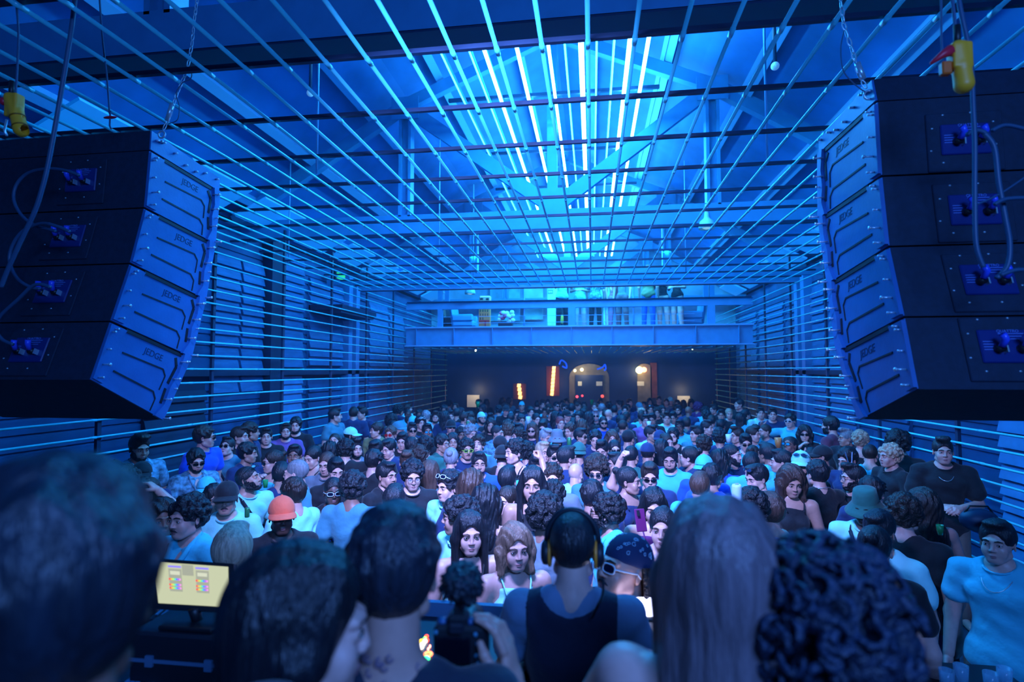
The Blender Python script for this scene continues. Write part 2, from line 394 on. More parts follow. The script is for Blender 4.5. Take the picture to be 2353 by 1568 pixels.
# ================================================================ FIGURES: smooth bodies grown from a field, one surface each
def smin(a, b, k):
    h = np.clip(.5 + .5 * (b - a) / k, 0, 1); return b * (1 - h) + a * h - k * h * (1 - h)
def smax(a, b, k): return -smin(-a, -b, k)
class Field:
    def __init__(s, lo, hi, res):
        s.lo = np.array(lo, float); s.res = res; n = np.ceil((np.array(hi) - s.lo) / res).astype(int) + 1
        ax = [s.lo[i] + np.arange(n[i]) * res for i in range(3)]
        s.X, s.Y, s.Z = np.meshgrid(*ax, indexing='ij', sparse=True); s.shape = tuple(n); s.d = None
    def ell(s, c, r, rot=None):
        x, y, z = s.X - c[0], s.Y - c[1], s.Z - c[2]
        if rot is not None:
            M = np.array(rot.transposed()); x, y, z = (M[0, 0] * x + M[0, 1] * y + M[0, 2] * z, M[1, 0] * x + M[1, 1] * y + M[1, 2] * z, M[2, 0] * x + M[2, 1] * y + M[2, 2] * z)
        k0 = np.sqrt((x / r[0]) ** 2 + (y / r[1]) ** 2 + (z / r[2]) ** 2); k1 = np.sqrt((x / r[0] ** 2) ** 2 + (y / r[1] ** 2) ** 2 + (z / r[2] ** 2) ** 2)
        return k0 * (k0 - 1) / np.maximum(k1, 1e-6)
    def cap(s, a, b, ra, rb):
        a = np.array(a, float); b = np.array(b, float); ba = b - a; L = ba @ ba
        x, y, z = s.X - a[0], s.Y - a[1], s.Z - a[2]
        h = np.clip((x * ba[0] + y * ba[1] + z * ba[2]) / L, 0, 1)
        return np.sqrt((x - h * ba[0]) ** 2 + (y - h * ba[1]) ** 2 + (z - h * ba[2]) ** 2) - (ra + (rb - ra) * h)
    def box(s, c, h, r=.005):
        q = [np.abs(a - b) - e + r for a, b, e in zip((s.X, s.Y, s.Z), c, h)]
        o = np.sqrt(np.maximum(q[0], 0) ** 2 + np.maximum(q[1], 0) ** 2 + np.maximum(q[2], 0) ** 2)
        return o + np.minimum(np.maximum(np.maximum(q[0], q[1]), q[2]), 0) - r
    def add(s, d, k=.02): s.d = d if s.d is None else smin(s.d, d, k); return s
    def sub(s, d, k=.008): s.d = smax(s.d, -d, k); return s
    def cut(s, d, k=.004): s.d = smax(s.d, d, k); return s
    def mesh(s):
        f = np.ascontiguousarray(np.broadcast_to(s.d, s.shape)).astype(np.float32); nx, ny, nz = f.shape; ins = f < 0
        cs = [ins[i:nx - 1 + i, j:ny - 1 + j, k:nz - 1 + k] for i in (0, 1) for j in (0, 1) for k in (0, 1)]
        any_ = np.logical_or.reduce(cs); all_ = np.logical_and.reduce(cs); act = any_ & ~all_
        ci = np.argwhere(act); idx = -np.ones(act.shape, int); idx[act] = np.arange(len(ci))
        acc = np.zeros((len(ci), 3)); cnt = np.zeros(len(ci)); co = [(i, j, k) for i in (0, 1) for j in (0, 1) for k in (0, 1)]
        val = {c: f[ci[:, 0] + c[0], ci[:, 1] + c[1], ci[:, 2] + c[2]] for c in co}
        for a in co:
            for ax in range(3):
                if a[ax] == 0:
                    b = list(a); b[ax] = 1; b = tuple(b); va, vb = val[a], val[b]; m = (va < 0) != (vb < 0)
                    t = np.where(m, va / np.where(m, va - vb, 1), 0); p = np.tile(np.array(a, float), (len(ci), 1)); p[:, ax] = t
                    acc[m] += p[m]; cnt[m] += 1
        V = (ci + acc / np.maximum(cnt, 1)[:, None]) * s.res + s.lo
        Q = []
        for ax in range(3):
            o = [i for i in range(3) if i != ax]; sl0 = [slice(None)] * 3; sl1 = [slice(None)] * 3; sl0[ax] = slice(0, -1); sl1[ax] = slice(1, None)
            A = ins[tuple(sl0)]; B = ins[tuple(sl1)]; e = np.argwhere(A != B)
            e = e[(e[:, o[0]] > 0) & (e[:, o[1]] > 0) & (e[:, o[0]] < f.shape[o[0]] - 1) & (e[:, o[1]] < f.shape[o[1]] - 1)]
            fl = A[e[:, 0], e[:, 1], e[:, 2]]
            def cid(d0, d1):
                q = e.copy(); q[:, o[0]] += d0; q[:, o[1]] += d1; return idx[q[:, 0], q[:, 1], q[:, 2]]
            q = np.stack([cid(-1, -1), cid(0, -1), cid(0, 0), cid(-1, 0)], 1)
            if ax == 1: fl = ~fl
            q[~fl] = q[~fl][:, ::-1]; Q.append(q)
        return V, np.concatenate(Q)
def relax(V, Q, n=1, lam=.5):
    for _ in range(n):
        s = np.zeros_like(V); c = np.zeros(len(V))
        for i in range(4):
            a, b = Q[:, i], Q[:, (i + 1) % 4]; np.add.at(s, a, V[b]); np.add.at(c, a, 1); np.add.at(s, b, V[a]); np.add.at(c, b, 1)
        V = V + lam * (s / np.maximum(c, 1)[:, None] - V)
    return V
class Soup:      # several surfaces gathered into one mesh
    def __init__(s): s.V = []; s.Q = []; s.m = []; s.n = 0
    def add(s, V, Q, mi=0):
        V = np.asarray(V, float); Q = np.asarray(Q, int); s.V.append(V); s.Q.append(Q + s.n); s.n += len(V)
        s.m.append(np.full(len(Q), mi) if np.isscalar(mi) else mi); return s
    def mb(s, b, mi=0, M=None):
        V = np.array([tuple(M @ Vector(p)) if M is not None else tuple(p) for p in b.v])
        q = [list(f) if len(f) == 4 else list(f) + [f[-1]] for f in b.f if len(f) in (3, 4)]; return s.add(V, q, mi)
    def mesh(s, name, mats):
        V = np.concatenate(s.V); Q = np.concatenate(s.Q); mi = np.concatenate(s.m)
        tri = Q[:, 2] == Q[:, 3]
        me = bpy.data.meshes.new(name); nl = int((~tri).sum() * 4 + tri.sum() * 3)
        me.vertices.add(len(V)); me.vertices.foreach_set('co', V.astype(np.float32).ravel())
        tot = np.where(tri, 3, 4); st = np.concatenate([[0], np.cumsum(tot)[:-1]])
        lv = Q.ravel()[np.stack([np.ones(len(Q), bool)] * 3 + [~tri], 1).ravel()]
        me.loops.add(nl); me.loops.foreach_set('vertex_index', lv.astype(np.int32))
        me.polygons.add(len(Q)); me.polygons.foreach_set('loop_start', st.astype(np.int32)); me.polygons.foreach_set('loop_total', tot.astype(np.int32))
        me.polygons.foreach_set('material_index', mi.astype(np.int32)); me.polygons.foreach_set('use_smooth', np.ones(len(Q), bool))
        me.update(calc_edges=True); me.validate()
        for m in mats: me.materials.append(m)
        return me

m_skin = mat('skin', (.6, .4, .3), .42, objcol=True, var=.06, vscale=40, spec=.5)
m_lip = mat('lips', (.40, .16, .17), .4)
m_eye = mat('eye_white', (.75, .75, .75), .2)
m_iris = mat('iris', (.02, .012, .01), .15)
m_brow = mat('brow', (.012, .009, .008), .8)
m_hair = mat('hair', (.02, .015, .012), .42, objcol=True, var=.35, vscale=60, bump=.5, bscale=150, bstretch=(1, 1, .10), spec=.6)
m_curl = mat('curly_hair', (.02, .015, .012), .5, objcol=True, var=.4, vscale=50, bump=.9, bscale=60, spec=.5)
m_cloth = mat('cloth', (.3, .3, .3), .85, objcol=True, var=.05, vscale=6, bump=.6, bscale=11, sheen=.15)
m_print = mat('patterned_cloth', (.3, .3, .3), .85, objcol=True, var=.75, vscale=22, bump=.3, bscale=9)
m_lens = mat('dark_lens', (.004, .005, .008), .08, spec=.8)
SKINM = [m_skin, m_lip, m_eye, m_iris, m_brow]

# ---- head, centre of the skull at the origin, looking towards -Y
def head_field(fem, res):
    f = Field((-.10, -.135, -.165), (.10, .125, .135), res)
    f.add(f.ell((0, .02, .034), (.075, .094, .086)))
    f.add(f.ell((0, -.018, -.028), (.061 if not fem else .058, .070, .080)), .03)
    f.add(f.ell((0, -.060, -.088), (.026 if not fem else .020, .026, .022)), .03)
    for s in (-1, 1):
        f.add(f.cap((s * .052, .002, -.066), (s * .022, -.058, -.092), .017 if not fem else .013, .014), .025)
        f.add(f.ell((s * .036, -.062, -.030), (.022, .018, .018)), .022)
        f.add(f.cap((s * .012, -.087, .022), (s * .042, -.074, .022), .0095, .009), .014)
    f.add(f.ell((0, -.082, .004), (.012, .012, .02)), .012)
    f.add(f.cap((0, -.090, .006), (0, -.104 if not fem else -.1, -.028), .0065, .0095), .010)
    for s in (-1, 1):
        f.add(f.ell((s * .011, -.094, -.032), (.0075, .009, .0065)), .006)
        f.add(f.ell((s * .029, -.060, -.050), (.026, .020, .026)), .02)
        f.sub(f.ell((s * .031, -.097, .002), (.0155, .0140, .0095)), .010)
        f.add(f.ell((s * .031, -.073, .001), (.0145, .0145, .013)), .003)
    f.add(f.ell((0, -.083, -.060), (.021, .010, .0062)), .006)
    f.add(f.ell((0, -.080, -.0705), (.018, .010, .0068)), .005)
    f.sub(f.ell((0, -.094, -.0650), (.021, .006, .0014)), .002)
    for s in (-1, 1):
        Mr = Matrix.Rotation(R(22 * s), 3, 'Z') @ Matrix.Rotation(R(-12), 3, 'X')
        f.add(f.ell((s * .076, .012, -.008), (.0075, .018, .030), Mr), .006)
        f.sub(f.ell((s * .084, .008, -.006), (.006, .009, .016), Mr), .005)
    return f
_H = {}
def head(fem, res=.0052, neck=True):
    key = (fem, res)
    if key in _H: return _H[key]
    f = head_field(fem, res); V, Q = f.mesh(); V = relax(V, Q, 1, .3)
    c = V[Q].mean(1); mi = np.zeros(len(Q), int)
    S_ = Soup().add(V, Q, mi)
    for zz, yy, rr_ in ((-.0612, -.0895, (.0006, .0036, .0030, .0036, .0006)), (-.0702, -.0870, (.0006, .0036, .0042, .0036, .0006))):
        b = MB(); b.tube([(-.0215, yy + .0085, -.0655), (-.010, yy - .0010, zz), (0, yy - .0022, zz - .0006), (.010, yy - .0010, zz), (.0215, yy + .0085, -.0655)], list(rr_), 8); S_.mb(b, 1)
    for s in (-1, 1):
        b = MB(); b.tube([(s * .012, -.0985, .0215), (s * .028, -.0975, .0275), (s * .047, -.084, .0225)], [.0032, .0042, .002] if not fem else [.0018, .0026, .001], 6); S_.mb(b, 4)
        b = MB(); b.ell((s * .031, -.0868, .0005), (.0105, .004, .0044 if not fem else .005), 10, 6); S_.mb(b, 2)
        b = MB(); b.ell((s * .031, -.0900, .0005), (.0048, .0024, .0042), 8, 6); S_.mb(b, 3)
        b = MB(); b.tube([(s * .0185, -.0865, .001), (s * .025, -.0905, .006), (s * .034, -.0905, .0062), (s * .043, -.0835, .002)], .0015 if not fem else .0022, 5); S_.mb(b, 4)
    out = (np.concatenate(S_.V), np.concatenate(S_.Q), np.concatenate(S_.m)); _H[key] = out; return out

# ---- arms: shoulder, elbow, wrist of the person's right (-X) and left (+X) side; hand kind
def mir(p): return (-p[0], p[1], p[2])
DOWN = ((-.185, .0, 1.405), (-.245, .02, 1.12), (-.25, -.05, .88), 'rest')
POSE = {0: (DOWN, None), 1: (((-.185, 0, 1.405), (-.25, -.02, 1.13), (-.17, -.25, 1.22), 'grip'), None),
        2: (((-.185, 0, 1.41), (-.36, -.12, 1.52), (-.27, -.20, 1.77), 'fist'), None),
        3: (((-.185, 0, 1.405), (-.24, -.19, 1.20), (-.085, -.20, 1.40), 'rest'), None),
        4: (((-.185, 0, 1.405), (-.26, -.01, 1.13), (-.08, -.25, 1.13), 'rest'), 'm'),
        5: (((-.185, 0, 1.405), (-.38, -.20, 1.36), (-.30, -.46, 1.52), 'open'), None),
        6: (((-.185, 0, 1.405), (-.24, -.12, 1.17), (-.10, -.30, 1.30), 'grip'), 'm'),
        7: (((-.185, 0, 1.41), (-.30, -.22, 1.35), (-.12, -.22, 1.52), 'grip'), None)}
def arms_of(pose):
    r, l = POSE[pose]
    if l is not None and l != 'm' and l[0][0] < 0: l = (mir(l[0]), l[1], l[2], l[3])
    if l == 'm': l = (mir(r[0]), mir(r[1]), mir(r[2]), r[3])
    elif l is None: l = (mir(DOWN[0]), mir(DOWN[1]), mir(DOWN[2]), 'rest')
    return [r, l]
_HD = {}
def hand(kind, res=.004):
    # wrist at origin, fingers towards -Z, palm facing -Y, thumb towards +X
    key = (kind, res)
    if key in _HD: return _HD[key]
    f = Field((-.09, -.11, -.21), (.10, .06, .03), res)
    f.add(f.cap((0, 0, .02), (0, 0, -.02), .026, .024))
    f.add(f.ell((0, -.002, -.055), (.040, .017, .046)), .02)
    curl = {'rest': (18, 28, 20), 'open': (2, 4, 3), 'grip': (38, 55, 40), 'fist': (75, 95, 60)}[kind]
    for i, (x, L) in enumerate(((.030, .95), (.0105, 1.06), (-.0095, 1.0), (-.028, .80))):
        p = Vector((x, -.002, -.088)); a = 0; sp = (i - 1.5) * (-.10 if kind == 'open' else -.04)
        for seg, (l, r0, r1) in enumerate(((.043, .0092, .0084), (.027, .0084, .0076), (.021, .0076, .0066))):
            a += R(curl[seg]) * (1 + .08 * i); d = Vector((-sp if kind == 'open' else -sp * .5, -math.sin(a), -math.cos(a))).normalized(); q = p + d * l * L
            f.add(f.cap(p, q, r0, r1), .006); p = q
    th = {'rest': ((.028, -.008, -.03), (.050, -.024, -.062), (.048, -.038, -.090), (.040, -.046, -.110)), 'open': ((.028, -.006, -.03), (.060, -.014, -.056), (.078, -.020, -.080), (.088, -.022, -.100)),
          'grip': ((.028, -.010, -.03), (.048, -.034, -.056), (.040, -.058, -.076), (.026, -.070, -.088)), 'fist': ((.028, -.010, -.03), (.044, -.034, -.056), (.030, -.050, -.078), (.010, -.052, -.088))}[kind]
    for a, b, r0, r1 in zip(th, th[1:], (.014, .0115, .0095), (.0115, .0095, .0078)): f.add(f.cap(a, b, r0, r1), .008)
    V, Q = f.mesh(); _HD[key] = (V, Q); return V, Q
def place_hand(S_, wrist, elbow, kind, side, res=.004, inward=None, scale=1.0):
    V, Q = hand(kind, res); d = (Vector(wrist) - Vector(elbow)).normalized(); z = -d
    pal = Vector(inward) if inward is not None else Vector((-side, -.3, .0)) if abs(d.z) > .8 else Vector((-side * .6, .1, -.6))
    y = -(pal - z * pal.dot(z)).normalized(); x = y.cross(z); M = np.array([x, y, z]).T
    W = V.copy() * scale
    if side < 0: W[:, 0] *= -1; Q = Q[:, ::-1]
    S_.add(W @ M.T + np.array(wrist), Q, 0)
def body_core(f, fem, legs=True, arms=None, inf=0.0, sleeves=1.0, torso=True):
    sh = .168 if fem else .190; k = .05
    if torso:
        f.add(f.ell((0, .01, 1.29), (.150 if not fem else .132, .100 if not fem else .092, .155), None) - inf, k)
        f.add(f.ell((0, .0, 1.10), (.128 if not fem else .108, .088, .15)) - inf, .06)
        f.add(f.ell((0, .01, .94), (.155 if not fem else .160, .108, .11)) - inf, .06)
        f.add(f.cap((-sh * .80, .015, 1.400), (sh * .80, .015, 1.400), .052 + inf, .052 + inf), .05)
        f.add(f.cap((-.05, .025, 1.44), (.05, .025, 1.44), .05 + inf, .05 + inf), .04)
        if fem:
            for s in (-1, 1): f.add(f.ell((s * .062, -.068, 1.275), (.052, .045, .05)) - inf, .03)
        else:
            for s in (-1, 1): f.add(f.ell((s * .07, -.055, 1.31), (.07, .04, .05)) - inf, .04)
    if arms:
        for (S0, E, W, _), sd in zip(arms, (-1, 1)):
            S0 = (sd * sh * .98, S0[1], S0[2]); E = np.array(E); W = np.array(W)
            if sleeves >= 2: f.add(f.cap(S0, E, .052 + inf, .043 + inf), .03); f.add(f.cap(E, W, .042 + inf, .030 + inf), .02)
            elif sleeves > 0:
                m = np.array(S0) + (E - np.array(S0)) * sleeves; f.add(f.cap(S0, m, .052 + inf, .052 + inf + .008), .03)
    if legs:
        for s in (-1, 1):
            f.add(f.cap((s * .09, .01, .88), (s * .11, .0, .48), .085 + inf, .055 + inf), .05)
            f.add(f.cap((s * .11, .0, .48), (s * .12, .03, .09), .055 + inf, .038 + inf), .03)
            if inf == 0: f.add(f.cap((s * .12, .04, .04), (s * .135, -.13, .03), .04, .03), .03)
_B = {}
def bounds(pose):
    a = arms_of(pose); P = [p for x in a for p in x[1:3]]; mn = np.min(P, 0); mx = np.max(P, 0)
    return (min(-.28, mn[0] - .08), min(-.22, mn[1] - .09), -.01), (max(.28, mx[0] + .08), .18, max(1.60, mx[2] + .08))
def hmat(turn, tilt): return Matrix.Rotation(R(turn), 3, 'Z') @ Matrix.Rotation(R(tilt), 3, 'X')
HC = (0, -.02, 1.60)
def body_mesh(pose, fem, turn, tilt):
    key = (pose, fem, turn, tilt)
    if key in _B: return _B[key]
    kb = ('b', pose, fem)
    if kb not in _B:
        lo, hi = bounds(pose); f = Field(lo, hi, .0135); ar = arms_of(pose); body_core(f, fem, arms=ar, sleeves=2)
        f.add(f.cap((0, .03, 1.44), (0, .01, 1.56), .056 if not fem else .047, .052 if not fem else .044), .035)
        V, Q = f.mesh(); V = relax(V, Q, 1, .4); _B[kb] = (V, Q)
    S_ = Soup(); V, Q = _B[kb]; S_.add(V, Q, 0)
    hV, hQ, hm = head(fem); M = np.array(hmat(turn, tilt)); S_.add(hV @ M.T + np.array(HC), hQ, hm)
    for (S0, E, W, kd), sd in zip(arms_of(pose), (-1, 1)): place_hand(S_, W, E, kd, sd, .0062)
    _B[key] = S_.mesh('body', SKINM); return _B[key]
def top_mesh(kind, pose, fem):
    key = ('t', kind, pose, fem)
    if key in _B: return _B[key]
    lo, hi = bounds(pose); f = Field(lo, hi, .0125); long_ = kind in ('long', 'jacket')
    inf = {'tee': .013, 'shirt': .016, 'long': .015, 'jacket': .024, 'tank': .009, 'strap': .006, 'wide': .024}[kind]
    body_core(f, fem, legs=False, arms=arms_of(pose), inf=inf, sleeves=2 if long_ else (0 if kind in ('tank', 'strap') else .62 if kind == 'wide' else .52))
    if kind != 'strap': f.add(f.ell((0, .005, .93), (.178, .132, .15)), .06)
    nk = {'tee': .078, 'wide': .08, 'long': .074, 'shirt': .080, 'jacket': .085, 'tank': .10, 'strap': .13}[kind]
    f.sub(f.ell((0, -.015, 1.50), (nk, nk * 1.05, .075 if kind not in ('tank', 'strap') else .11)), .006)
    if kind in ('shirt', 'jacket'): f.sub(f.ell((0, -.13, 1.40), (.045, .07, .15)), .006)
    if kind in ('tank', 'strap'):
        for s in (-1, 1): f.sub(f.ell((s * (.195 if kind == 'tank' else .17), 0, 1.40), (.075, .16, .12)), .008)
    if kind == 'strap': f.cut(f.Z - 1.395 + 0 * f.X + 0 * f.Y, .004)
    x, y, z = f.X, f.Y, f.Z
    f.d = f.d + .0035 * np.sin(x * 34 + z * 18) * np.sin(z * 23 - y * 15) + .002 * np.sin(z * 60 + x * 25 + y * 30)
    hem = {'tee': .86, 'wide': .82, 'long': .86, 'shirt': .84, 'jacket': .82, 'tank': .88, 'strap': .95}[kind]
    f.cut(hem - z + 0 * x + 0 * y, .01)
    V, Q = f.mesh(); V = relax(V, Q, 1, .3); S_ = Soup().add(V, Q)
    if kind in ('shirt', 'jacket'):
        for s in (-1, 1):
            b = MB(); b.tube([(s * .012, -.135, 1.27), (s * .05, -.115, 1.36), (s * .075, -.055, 1.45), (s * .06, .035, 1.495), (0, .07, 1.51)], [.006, .016, .016, .013, .012], 6); S_.mb(b)
    else:
        b = MB(); n = 20; r = nk * .93
        if kind not in ('strap', 'tank'): b.tube([(r * math.cos(t), -.012 + r * 1.02 * math.sin(t), 1.463 + .026 * math.sin(t)) for t in [2 * math.pi * i / n for i in range(n)]], .0065, 5, closed=True); S_.mb(b)
    if kind == 'strap':
        for s in (-1, 1):
            b = MB(); b.tube([(s * .065, -.098, 1.372), (s * .080, -.064, 1.428), (s * .088, -.012, 1.460), (s * .086, .05, 1.452), (s * .076, .098, 1.39)], .005, 5); S_.mb(b)
    _B[key] = S_.mesh('top', [m_cloth]); return _B[key]
def legs_mesh(fem):
    key = ('l', fem)
    if key in _B: return _B[key]
    f = Field((-.28, -.2, .05), (.28, .2, 1.02), .02)
    f.add(f.ell((0, .01, .93), (.155 if not fem else .162, .110, .11)), .05)
    for s in (-1, 1):
        f.add(f.cap((s * .09, .01, .88), (s * .11, .0, .48), .100, .075), .04); f.add(f.cap((s * .11, .0, .48), (s * .12, .03, .09), .075, .062), .03)
    V, Q = f.mesh(); _B[key] = Soup().add(V, Q).mesh('trousers', [m_cloth]); return _B[key]

# ---- hair, in the head's own frame
LONGS = ('long', 'wavy', 'longbig', 'longback', 'bob')
def hair_mesh(kind, res=.006, seed=0):
    key = ('h', kind, res, seed)
    if key in _B: return _B[key]
    rg = np.random.RandomState(seed + 11)
    lo, hi = [-.15, -.15, -.17], [.15, .19, .19]
    if kind in LONGS: lo[2] = -.46; lo[0] = -.19; hi[0] = .19
    if kind == 'afro': lo = [-.19, -.19, -.17]; hi = [.19, .22, .22]
    f = Field(lo, hi, res); X, Y, Z = f.X, f.Y, f.Z
    def skull(t, tt=0): return f.ell((0, .022, .036), (.076 + t, .096 + t, .088 + t + tt))
    def bumps(n, r0, r1, base, zmin=-.06, ymin=-.2, k=.012):
        for i in range(n):
            u = rg.normal(size=3); u /= np.linalg.norm(u); c = np.array((0, .022, .036)) + u * (np.array((.076, .096, .088)) + base)
            if c[2] < zmin or (c[1] < -.055 and c[2] < .06) : continue
            f.add(f.ell(c, [rg.uniform(r0, r1)] * 3), k)
    if kind == 'buzz': f.add(skull(.004)); face = (.0, 1)
    elif kind == 'short': f.add(skull(.010, .004)); f.add(f.ell((0, -.045, .115), (.055, .05, .022)), .03)
    elif kind == 'quiff':
        f.add(skull(.007, .006)); f.add(f.ell((0, -.05, .125), (.055, .055, .032)), .03)
        for i in range(9): f.add(f.cap((-.045 + .011 * i, .02, .13), (-.04 + .011 * i + rg.uniform(-.006, .006), -.078, .125 + rg.uniform(0, .022)), .012, .009), .012)
    elif kind == 'messy':
        f.add(skull(.013, .01))
        for i in range(46):
            u = rg.normal(size=3); u[2] = abs(u[2]) * .9; u /= np.linalg.norm(u); c = np.array((0, .022, .04)) + u * np.array((.084, .102, .098))
            if c[1] < -.06 and c[2] < .07: continue
            e = c + np.array((rg.uniform(-.025, .025), -.02 + rg.uniform(-.02, .02), -.012)); f.add(f.cap(c, e, .013, .007), .012)
    elif kind == 'curly': f.add(skull(.014, .012)); bumps(170, .011, .019, .020)
    elif kind == 'afro': f.add(skull(.030, .022)); bumps(260, .013, .021, .042, -.08)
    elif kind == 'bun':
        f.add(skull(.008, .004)); f.add(f.ell((0, .125, .085), (.036, .034, .036)), .012)
    elif kind == 'pony':
        f.add(skull(.008, .004)); f.add(f.cap((0, .115, .06), (0, .16, -.03), .026, .024), .02); f.add(f.cap((0, .16, -.03), (0, .15, -.14), .024, .012), .02)
    elif kind in LONGS:
        big = {'wavy': .004, 'longbig': .012, 'bob': .002}.get(kind, 0)
        f.add(skull(.013 + big, .006)); 
        f.add(f.ell((0, .055, -.08), (.098 + big, .068 + big, .17)), .05)
        f.add(f.ell((0, .065, -.26), (.105 + big, .055 + big, .15)), .06)
        for s in (-1, 1):
            f.add(f.cap((s * .045, -.025, .088), (s * .086, -.006, -.02), .026 + big, .024 + big), .04)
            if kind == 'longback': f.add(f.cap((s * .086, .01, -.02), (s * .088, .02, -.26), .026, .022), .03)
            else: f.add(f.cap((s * .086, -.010, -.02), (s * .090, -.030, -.26), .026 + big, .022), .03)
        if big: f.d = f.d + .006 * np.sin(Z * 50 + X * 45 + 2.2 * np.sin(X * 55 + Y * 40)) * np.sin(Y * 55 + Z * 22 + X * 75) + .0025 * np.sin(X * 170 + Z * 30 + Y * 60)
        if kind == 'bob': f.cut(-(Z + .15) + 0 * X + 0 * Y, .03)
        elif not big: f.d = f.d + .0018 * np.sin(X * 160 + Z * 14) + .0012 * np.sin(Y * 190 + 8 * Z)
    # keep the face, ears and nape clear
    if kind in LONGS:
        f.sub(f.ell((0, -.115 if kind != 'longback' else -.135, -.045), (.058 if kind != 'longback' else .12, .10, .118 if kind != 'longback' else .13)), .008); f.sub(f.box((0, -.12, -.3), (.045, .09, .22), .02), .02)
    else:
        f.sub(f.ell((0, -.135, -.012), (.073, .096, .094)), .008)
        f.sub(f.box((0, -.10, -.13), (.2, .105, .125), .02), .012)
        f.sub(f.box((0, .10, -.22), (.2, .2, .155 if kind not in ('pony',) else .03), .01), .012)
        for s in (-1, 1): f.sub(f.ell((s * .088, .012, -.020), (.020, .024, .036)), .005)
    if kind in ('short', 'messy', 'quiff', 'long', 'bun', 'pony'): f.d = f.d + .0015 * np.sin(X * 210 + 40 * Y) * np.sin(Y * 90)
    V, Q = f.mesh(); V = relax(V, Q, 1, .25)
    _B[key] = Soup().add(V, Q).mesh('hair', [m_curl if kind in ('curly', 'afro') else m_hair]); return _B[key]
def beard_mesh():
    if 'beard' in _B: return _B['beard']
    f = head_field(False, .005); f.d = f.d - .0025
    f.cut(f.Z + .066 - np.clip(np.abs(f.X) - .044, 0, 1) * 2.6 + 0 * f.Y, .003)
    f.cut(f.Y - .012 + 0 * f.X + 0 * f.Z, .004); f.sub(f.ell((0, -.092, -.066), (.024, .03, .011)), .003)
    f.sub(f.ell((0, -.12, -.052), (.012, .05, .003)), .002); f.cut(-(f.Z + .118) + 0 * f.X + 0 * f.Y)
    V, Q = f.mesh(); _B['beard'] = Soup().add(V, Q).mesh('beard', [m_curl]); return _B['beard']
def moust_mesh():
    if 'mo' in _B: return _B['mo']
    b = MB(); b.tube([(-.026, -.083, -.062), (-.012, -.0955, -.0515), (0, -.098, -.049), (.012, -.0955, -.0515), (.026, -.083, -.062)], [.002, .005, .0045, .005, .002], 6)
    _B['mo'] = Soup().mb(b).mesh('moustache', [m_curl]); return _B['mo']
def cap_meshes(kind):
    key = ('cap', kind)
    if key in _B: return _B[key]
    if kind in ('cap', 'capback'):
        sg = -1 if kind == 'cap' else 1
        f = Field((-.11, -.12, -.02), (.11, .14, .16), .006); f.add(f.ell((0, .02, .036), (.089, .109, .103))); f.cut(.028 + (f.Y - .02) * (.10 if sg < 0 else .16) - f.Z + 0 * f.X, .004)
        V, Q = f.mesh(); S_ = Soup().add(V, Q); b = MB(); b.ell((0, .02, .140), (.009, .009, .006), 8, 4); S_.mb(b); crown = S_.mesh('cap_crown', [m_cloth])
        b = MB(); n, m = 18, 6; g = []
        for i in range(n + 1):
            t = R(-72 + 144 * i / n)
            for j in range(m + 1):
                e = .078 * max(0, math.cos(t * 1.22)) ** .6 * j / m; x = (.084 + e * .55) * math.sin(t); y = (.102 + e) * math.cos(t); g.append((x, .02 + sg * y, .040 - e * .30 - x * x * 2.4 * (.4 + .6 * j / m)))
        N = len(g); top = g + [(x, y, z - .005) for x, y, z in g]; q = []
        for i in range(n):
            for j in range(m):
                a = i * (m + 1) + j; c = a + m + 1; q += [(a, c, c + 1, a + 1), (N + a, N + a + 1, N + c + 1, N + c)]
            a = i * (m + 1) + m; c = a + m + 1; q.append((a, c, N + c, N + a))
        b.add(top, q); brim = Soup().mb(b).mesh('cap_brim', [m_cloth]); _B[key] = (crown, brim)
    elif kind == 'bucket':
        b = MB(); M = Matrix.Diagonal((.92, 1.12, 1)); b.lathe((0, .02, 0), [(.0, .142), (.05, .142), (.078, .132), (.086, .10), (.094, .045), (.094, .042), (.13, .0), (.150, -.022), (.148, -.028), (.126, -.008), (.088, .036), (.08, .1), (0, .13)], 28, M)
        _B[key] = (Soup().mb(b).mesh('hat_crown', [m_cloth]), None)
    elif kind == 'beanie':
        f = Field((-.12, -.12, -.06), (.12, .15, .17), .006); f.add(f.ell((0, .022, .038), (.085, .105, .104))); f.cut(.022 + (f.Y) * -.25 - f.Z + 0 * f.X, .006)
        f.add(f.ell((0, .02, .034), (.088, .108, .016), Matrix.Rotation(R(-14), 3, 'X')), .004); V, Q = f.mesh(); _B[key] = (Soup().add(V, Q).mesh('beanie_shell', [m_cloth]), None)
    return _B[key]
